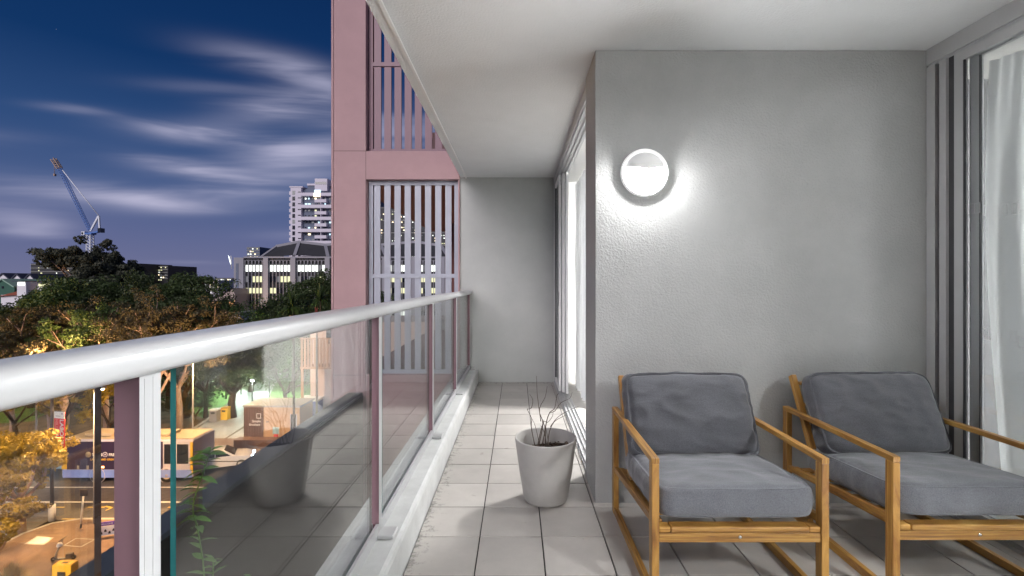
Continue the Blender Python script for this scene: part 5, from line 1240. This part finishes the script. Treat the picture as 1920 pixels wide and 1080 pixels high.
# warehouse with sodium lit gable
Y = 150.0
t = thing('warehouse', 'low warehouse with a dark pitched roof and an orange lit gable beside the office building', 'building', (bx_(415), Y, G))
MB().prismY([(bx_(384), G), (bx_(440), G), (bx_(440), zf(552)), (bx_(436), zf(541)), (bx_(400), zf(556))], Y, Y + 25).build('wall', M['peach'], t)
MB().beam((bx_(386), Y - .5, zf(548)), (bx_(400), Y - .5, zf(556)), 1, .8).add([(bx_(383), Y + .2, zf(560)), (bx_(404), Y - .6, zf(558)), (bx_(437), Y - .6, zf(540)), (bx_(420), Y + 30, zf(544)), (bx_(386), Y + 30, zf(548))], [(0, 1, 2, 3, 4)]).build('roof', M['roof_dark'], t)
box('canopy', (bx_(400), Y - 6, zf(565)), (bx_(440), Y - .7, zf(563)), M['roof_dark'], t)
street_lamp('sodium lamp glaring beside the corner of the office building', bx_(431), Y - 8, 5.2, SOD, 5000, 'sodium lamps by the warehouse', arm=.2)
t = thing('shed', 'low white roofed shed below the warehouse', 'building', (bx_(425), 120, G))
Y = 120.0; box('wall', (bx_(403), Y, G), (bx_(450), Y + 8, zf(590)), M['house_white'], t); box('roof', (bx_(402), Y - .5, zf(590)), (bx_(451), Y + 8, zf(586)), M['slab'], t)
# houses at the left
def house(label, px0, px1, pye, pyr, Y, wall, roof, group=None, depth=12):
    bx = lambda p: (p - CX) / F * Y; z = lambda p: zpy(p, Y); t = thing('house', label, 'house', (bx((px0 + px1) / 2), Y, G), group); xm = (px0 + px1) / 2
    MB().prismY([(bx(px0), G), (bx(px1), G), (bx(px1), z(pye)), (bx(xm), z(pyr)), (bx(px0), z(pye))], Y, Y + depth).build('wall', M[wall], t)
    for a, b in (((px0 - 1.2), xm), ((px1 + 1.2), xm)):
        MB().beam((bx(a), Y + depth / 2, z(pye + 1)), (bx(b), Y + depth / 2, z(pyr - .6)), depth + .8, .3, up=(0, 0, 1)).build('roof', M[roof], t)
    box('window', (bx(xm - 2), Y - .1, z(pye + 4)), (bx(xm + 2), Y - .002, z(pye - .5)), M['win_dark'], t); return t
house('white gabled house at the far left edge', -8, 20, 524, 513, 150, 'house_white', 'roof_dark', 'row of white gabled houses')
house('white gabled house with a dark roof, second from the left', 20, 45, 526, 514, 150, 'house_white', 'roof_dark', 'row of white gabled houses')
house('white gabled house with a dark roof, next to the dark office block', 45, 68, 526, 514, 150, 'house_white', 'roof_dark', 'row of white gabled houses')
house('green shed with a pale green gable at the left edge', -16, 27, 537, 524, 125, 'green_wall', 'roof_green')
Y = 112.0
t = thing('house', 'house with a terracotta roof below the green shed', 'house', (bx_(25), Y, G))
box('wall', (bx_(2), Y, G), (bx_(46), Y + 9, zf(553)), M['house_white'], t)
MB().add([(bx_(-2), Y - .6, zf(556)), (bx_(50), Y - .6, zf(552)), (bx_(40), Y + 5, zf(535)), (bx_(14), Y + 5, zf(541)), (bx_(-2), Y + 10, zf(556)), (bx_(50), Y + 10, zf(552))], [(0, 1, 2, 3), (4, 3, 2, 5), (0, 3, 4), (1, 5, 2)]).build('roof', M['roof_red'], t)
box('lit_wall', (bx_(33), Y - 1.2, zf(548)), (bx_(46), Y - .7, zf(540)), emit('floodlit_wall', (1, .95, .9), .7), t) if False else None
for (lb, a, b, c, d, m_) in (('small bright lit shopfront between the roofs', 33, 46, 529, 535, 'win_white'), ('bright strip of lit verandah below the terracotta roof', 58, 86, 556, 561, 'win_blue'), ('pale lit verandah under the dark office block', 72, 92, 532, 538, 'win_yellow'), ('pale lit verandah right of the first one', 114, 130, 532, 538, 'win_yellow')):
    Y = 105.0; t = thing('lit_shed', lb, 'building', (bx_((a + b) / 2), Y, G)); box('wall', (bx_(a - 2), Y + .1, G), (bx_(b + 2), Y + 6, zf(c - 1)), M['house_white'], t)
    box('roof', (bx_(a - 3), Y - 1, zf(c - 1)), (bx_(b + 3), Y + 6, zf(c - 2.5)), M['roof_dark'], t); box('lit_window', (bx_(a), Y, zf(d)), (bx_(b), Y + .09, zf(c)), M[m_], t)

# ================================================================== TOWER CRANE
Y = 230.0
zc = lambda p: zpy(p, Y)
t = thing('tower_crane', 'blue and white luffing tower crane rising behind the gum tree', 'crane', (bx_(169), Y, G))
def lattice(p, q, w_, n, m_, name, par=t, th=.16, w2=None):
    p, q = Vector(p), Vector(q); d = (q - p); dn = d.normalized(); a = dn.cross(Vector((0, 1, 0))).normalized(); b = Vector((0, 1, 0)); mb = MB(); w2 = w2 or w_
    cs = [(-.5, -.5), (.5, -.5), (.5, .5), (-.5, .5)]
    at = lambda t_, c: p + d * t_ + (a * c[0] + b * c[1]) * (w_ + (w2 - w_) * t_)
    for c in cs: mb.beam(at(0, c), at(1, c), th, th)
    for i in range(n):
        for j in range(4): mb.beam(at(i / n, cs[j]), at((i + 1) / n, cs[(j + 1) % 4]), th * .6, th * .6)
    return mb.build(name, M[m_], par)
lattice((bx_(169), Y, G), (bx_(169), Y, zc(440)), 1.9, 26, 'crane_white', 'mast', th=.34)
box('slew_platform', (bx_(163), Y - 1.4, zc(440)), (bx_(176), Y + 1.4, zc(437)), M['crane_blue'], t)
box('cab', (bx_(157.5), Y - 1.5, zc(441)), (bx_(163.5), Y + .6, zc(434.5)), M['crane_white'], t); box('cab_glass', (bx_(158.2), Y - 1.56, zc(440)), (bx_(161.5), Y - 1.501, zc(436)), M['win_dark'], bpy.data.objects['cab'])
MB().beam((bx_(170), Y, zc(437.5)), (bx_(188), Y, zc(434)), 1.4, .7).build('counter_jib', M['crane_blue'], t)
box('counterweight', (bx_(187), Y - 1.2, zc(436)), (bx_(192.5), Y + 1.2, zc(428)), M['win_dark'], t)
MB().beam((bx_(170), Y, zc(433)), (bx_(185), Y, zc(405)), .7, .7).beam((bx_(187), Y, zc(431)), (bx_(185.5), Y, zc(405)), .6, .6).build('a_frame', M['crane_white'], t)
lattice((bx_(169), Y, zc(432)), (bx_(112), Y, zc(316)), 1.0, 24, 'crane_blue', 'jib', th=.18, w2=1.2)
lattice((bx_(112), Y, zc(316)), (bx_(100), Y, zc(298)), 1.5, 4, 'bark_pale', 'jib_tip', th=.34)
MB().tube([(bx_(185.5), Y, zc(405)), (bx_(117), Y, zc(319))], .22, 5).build('luffing_rope', M['crane_white'], t)
MB().tube([(bx_(101.5), Y, zc(300)), (bx_(102.5), Y, zc(326))], .12, 5).build('hoist_rope', M['bark_pale'], t)
MB().box((bx_(101.5), Y - .5, zc(330)), (bx_(104), Y + .5, zc(326))).build('hook_block', M['bark_pale'], t)
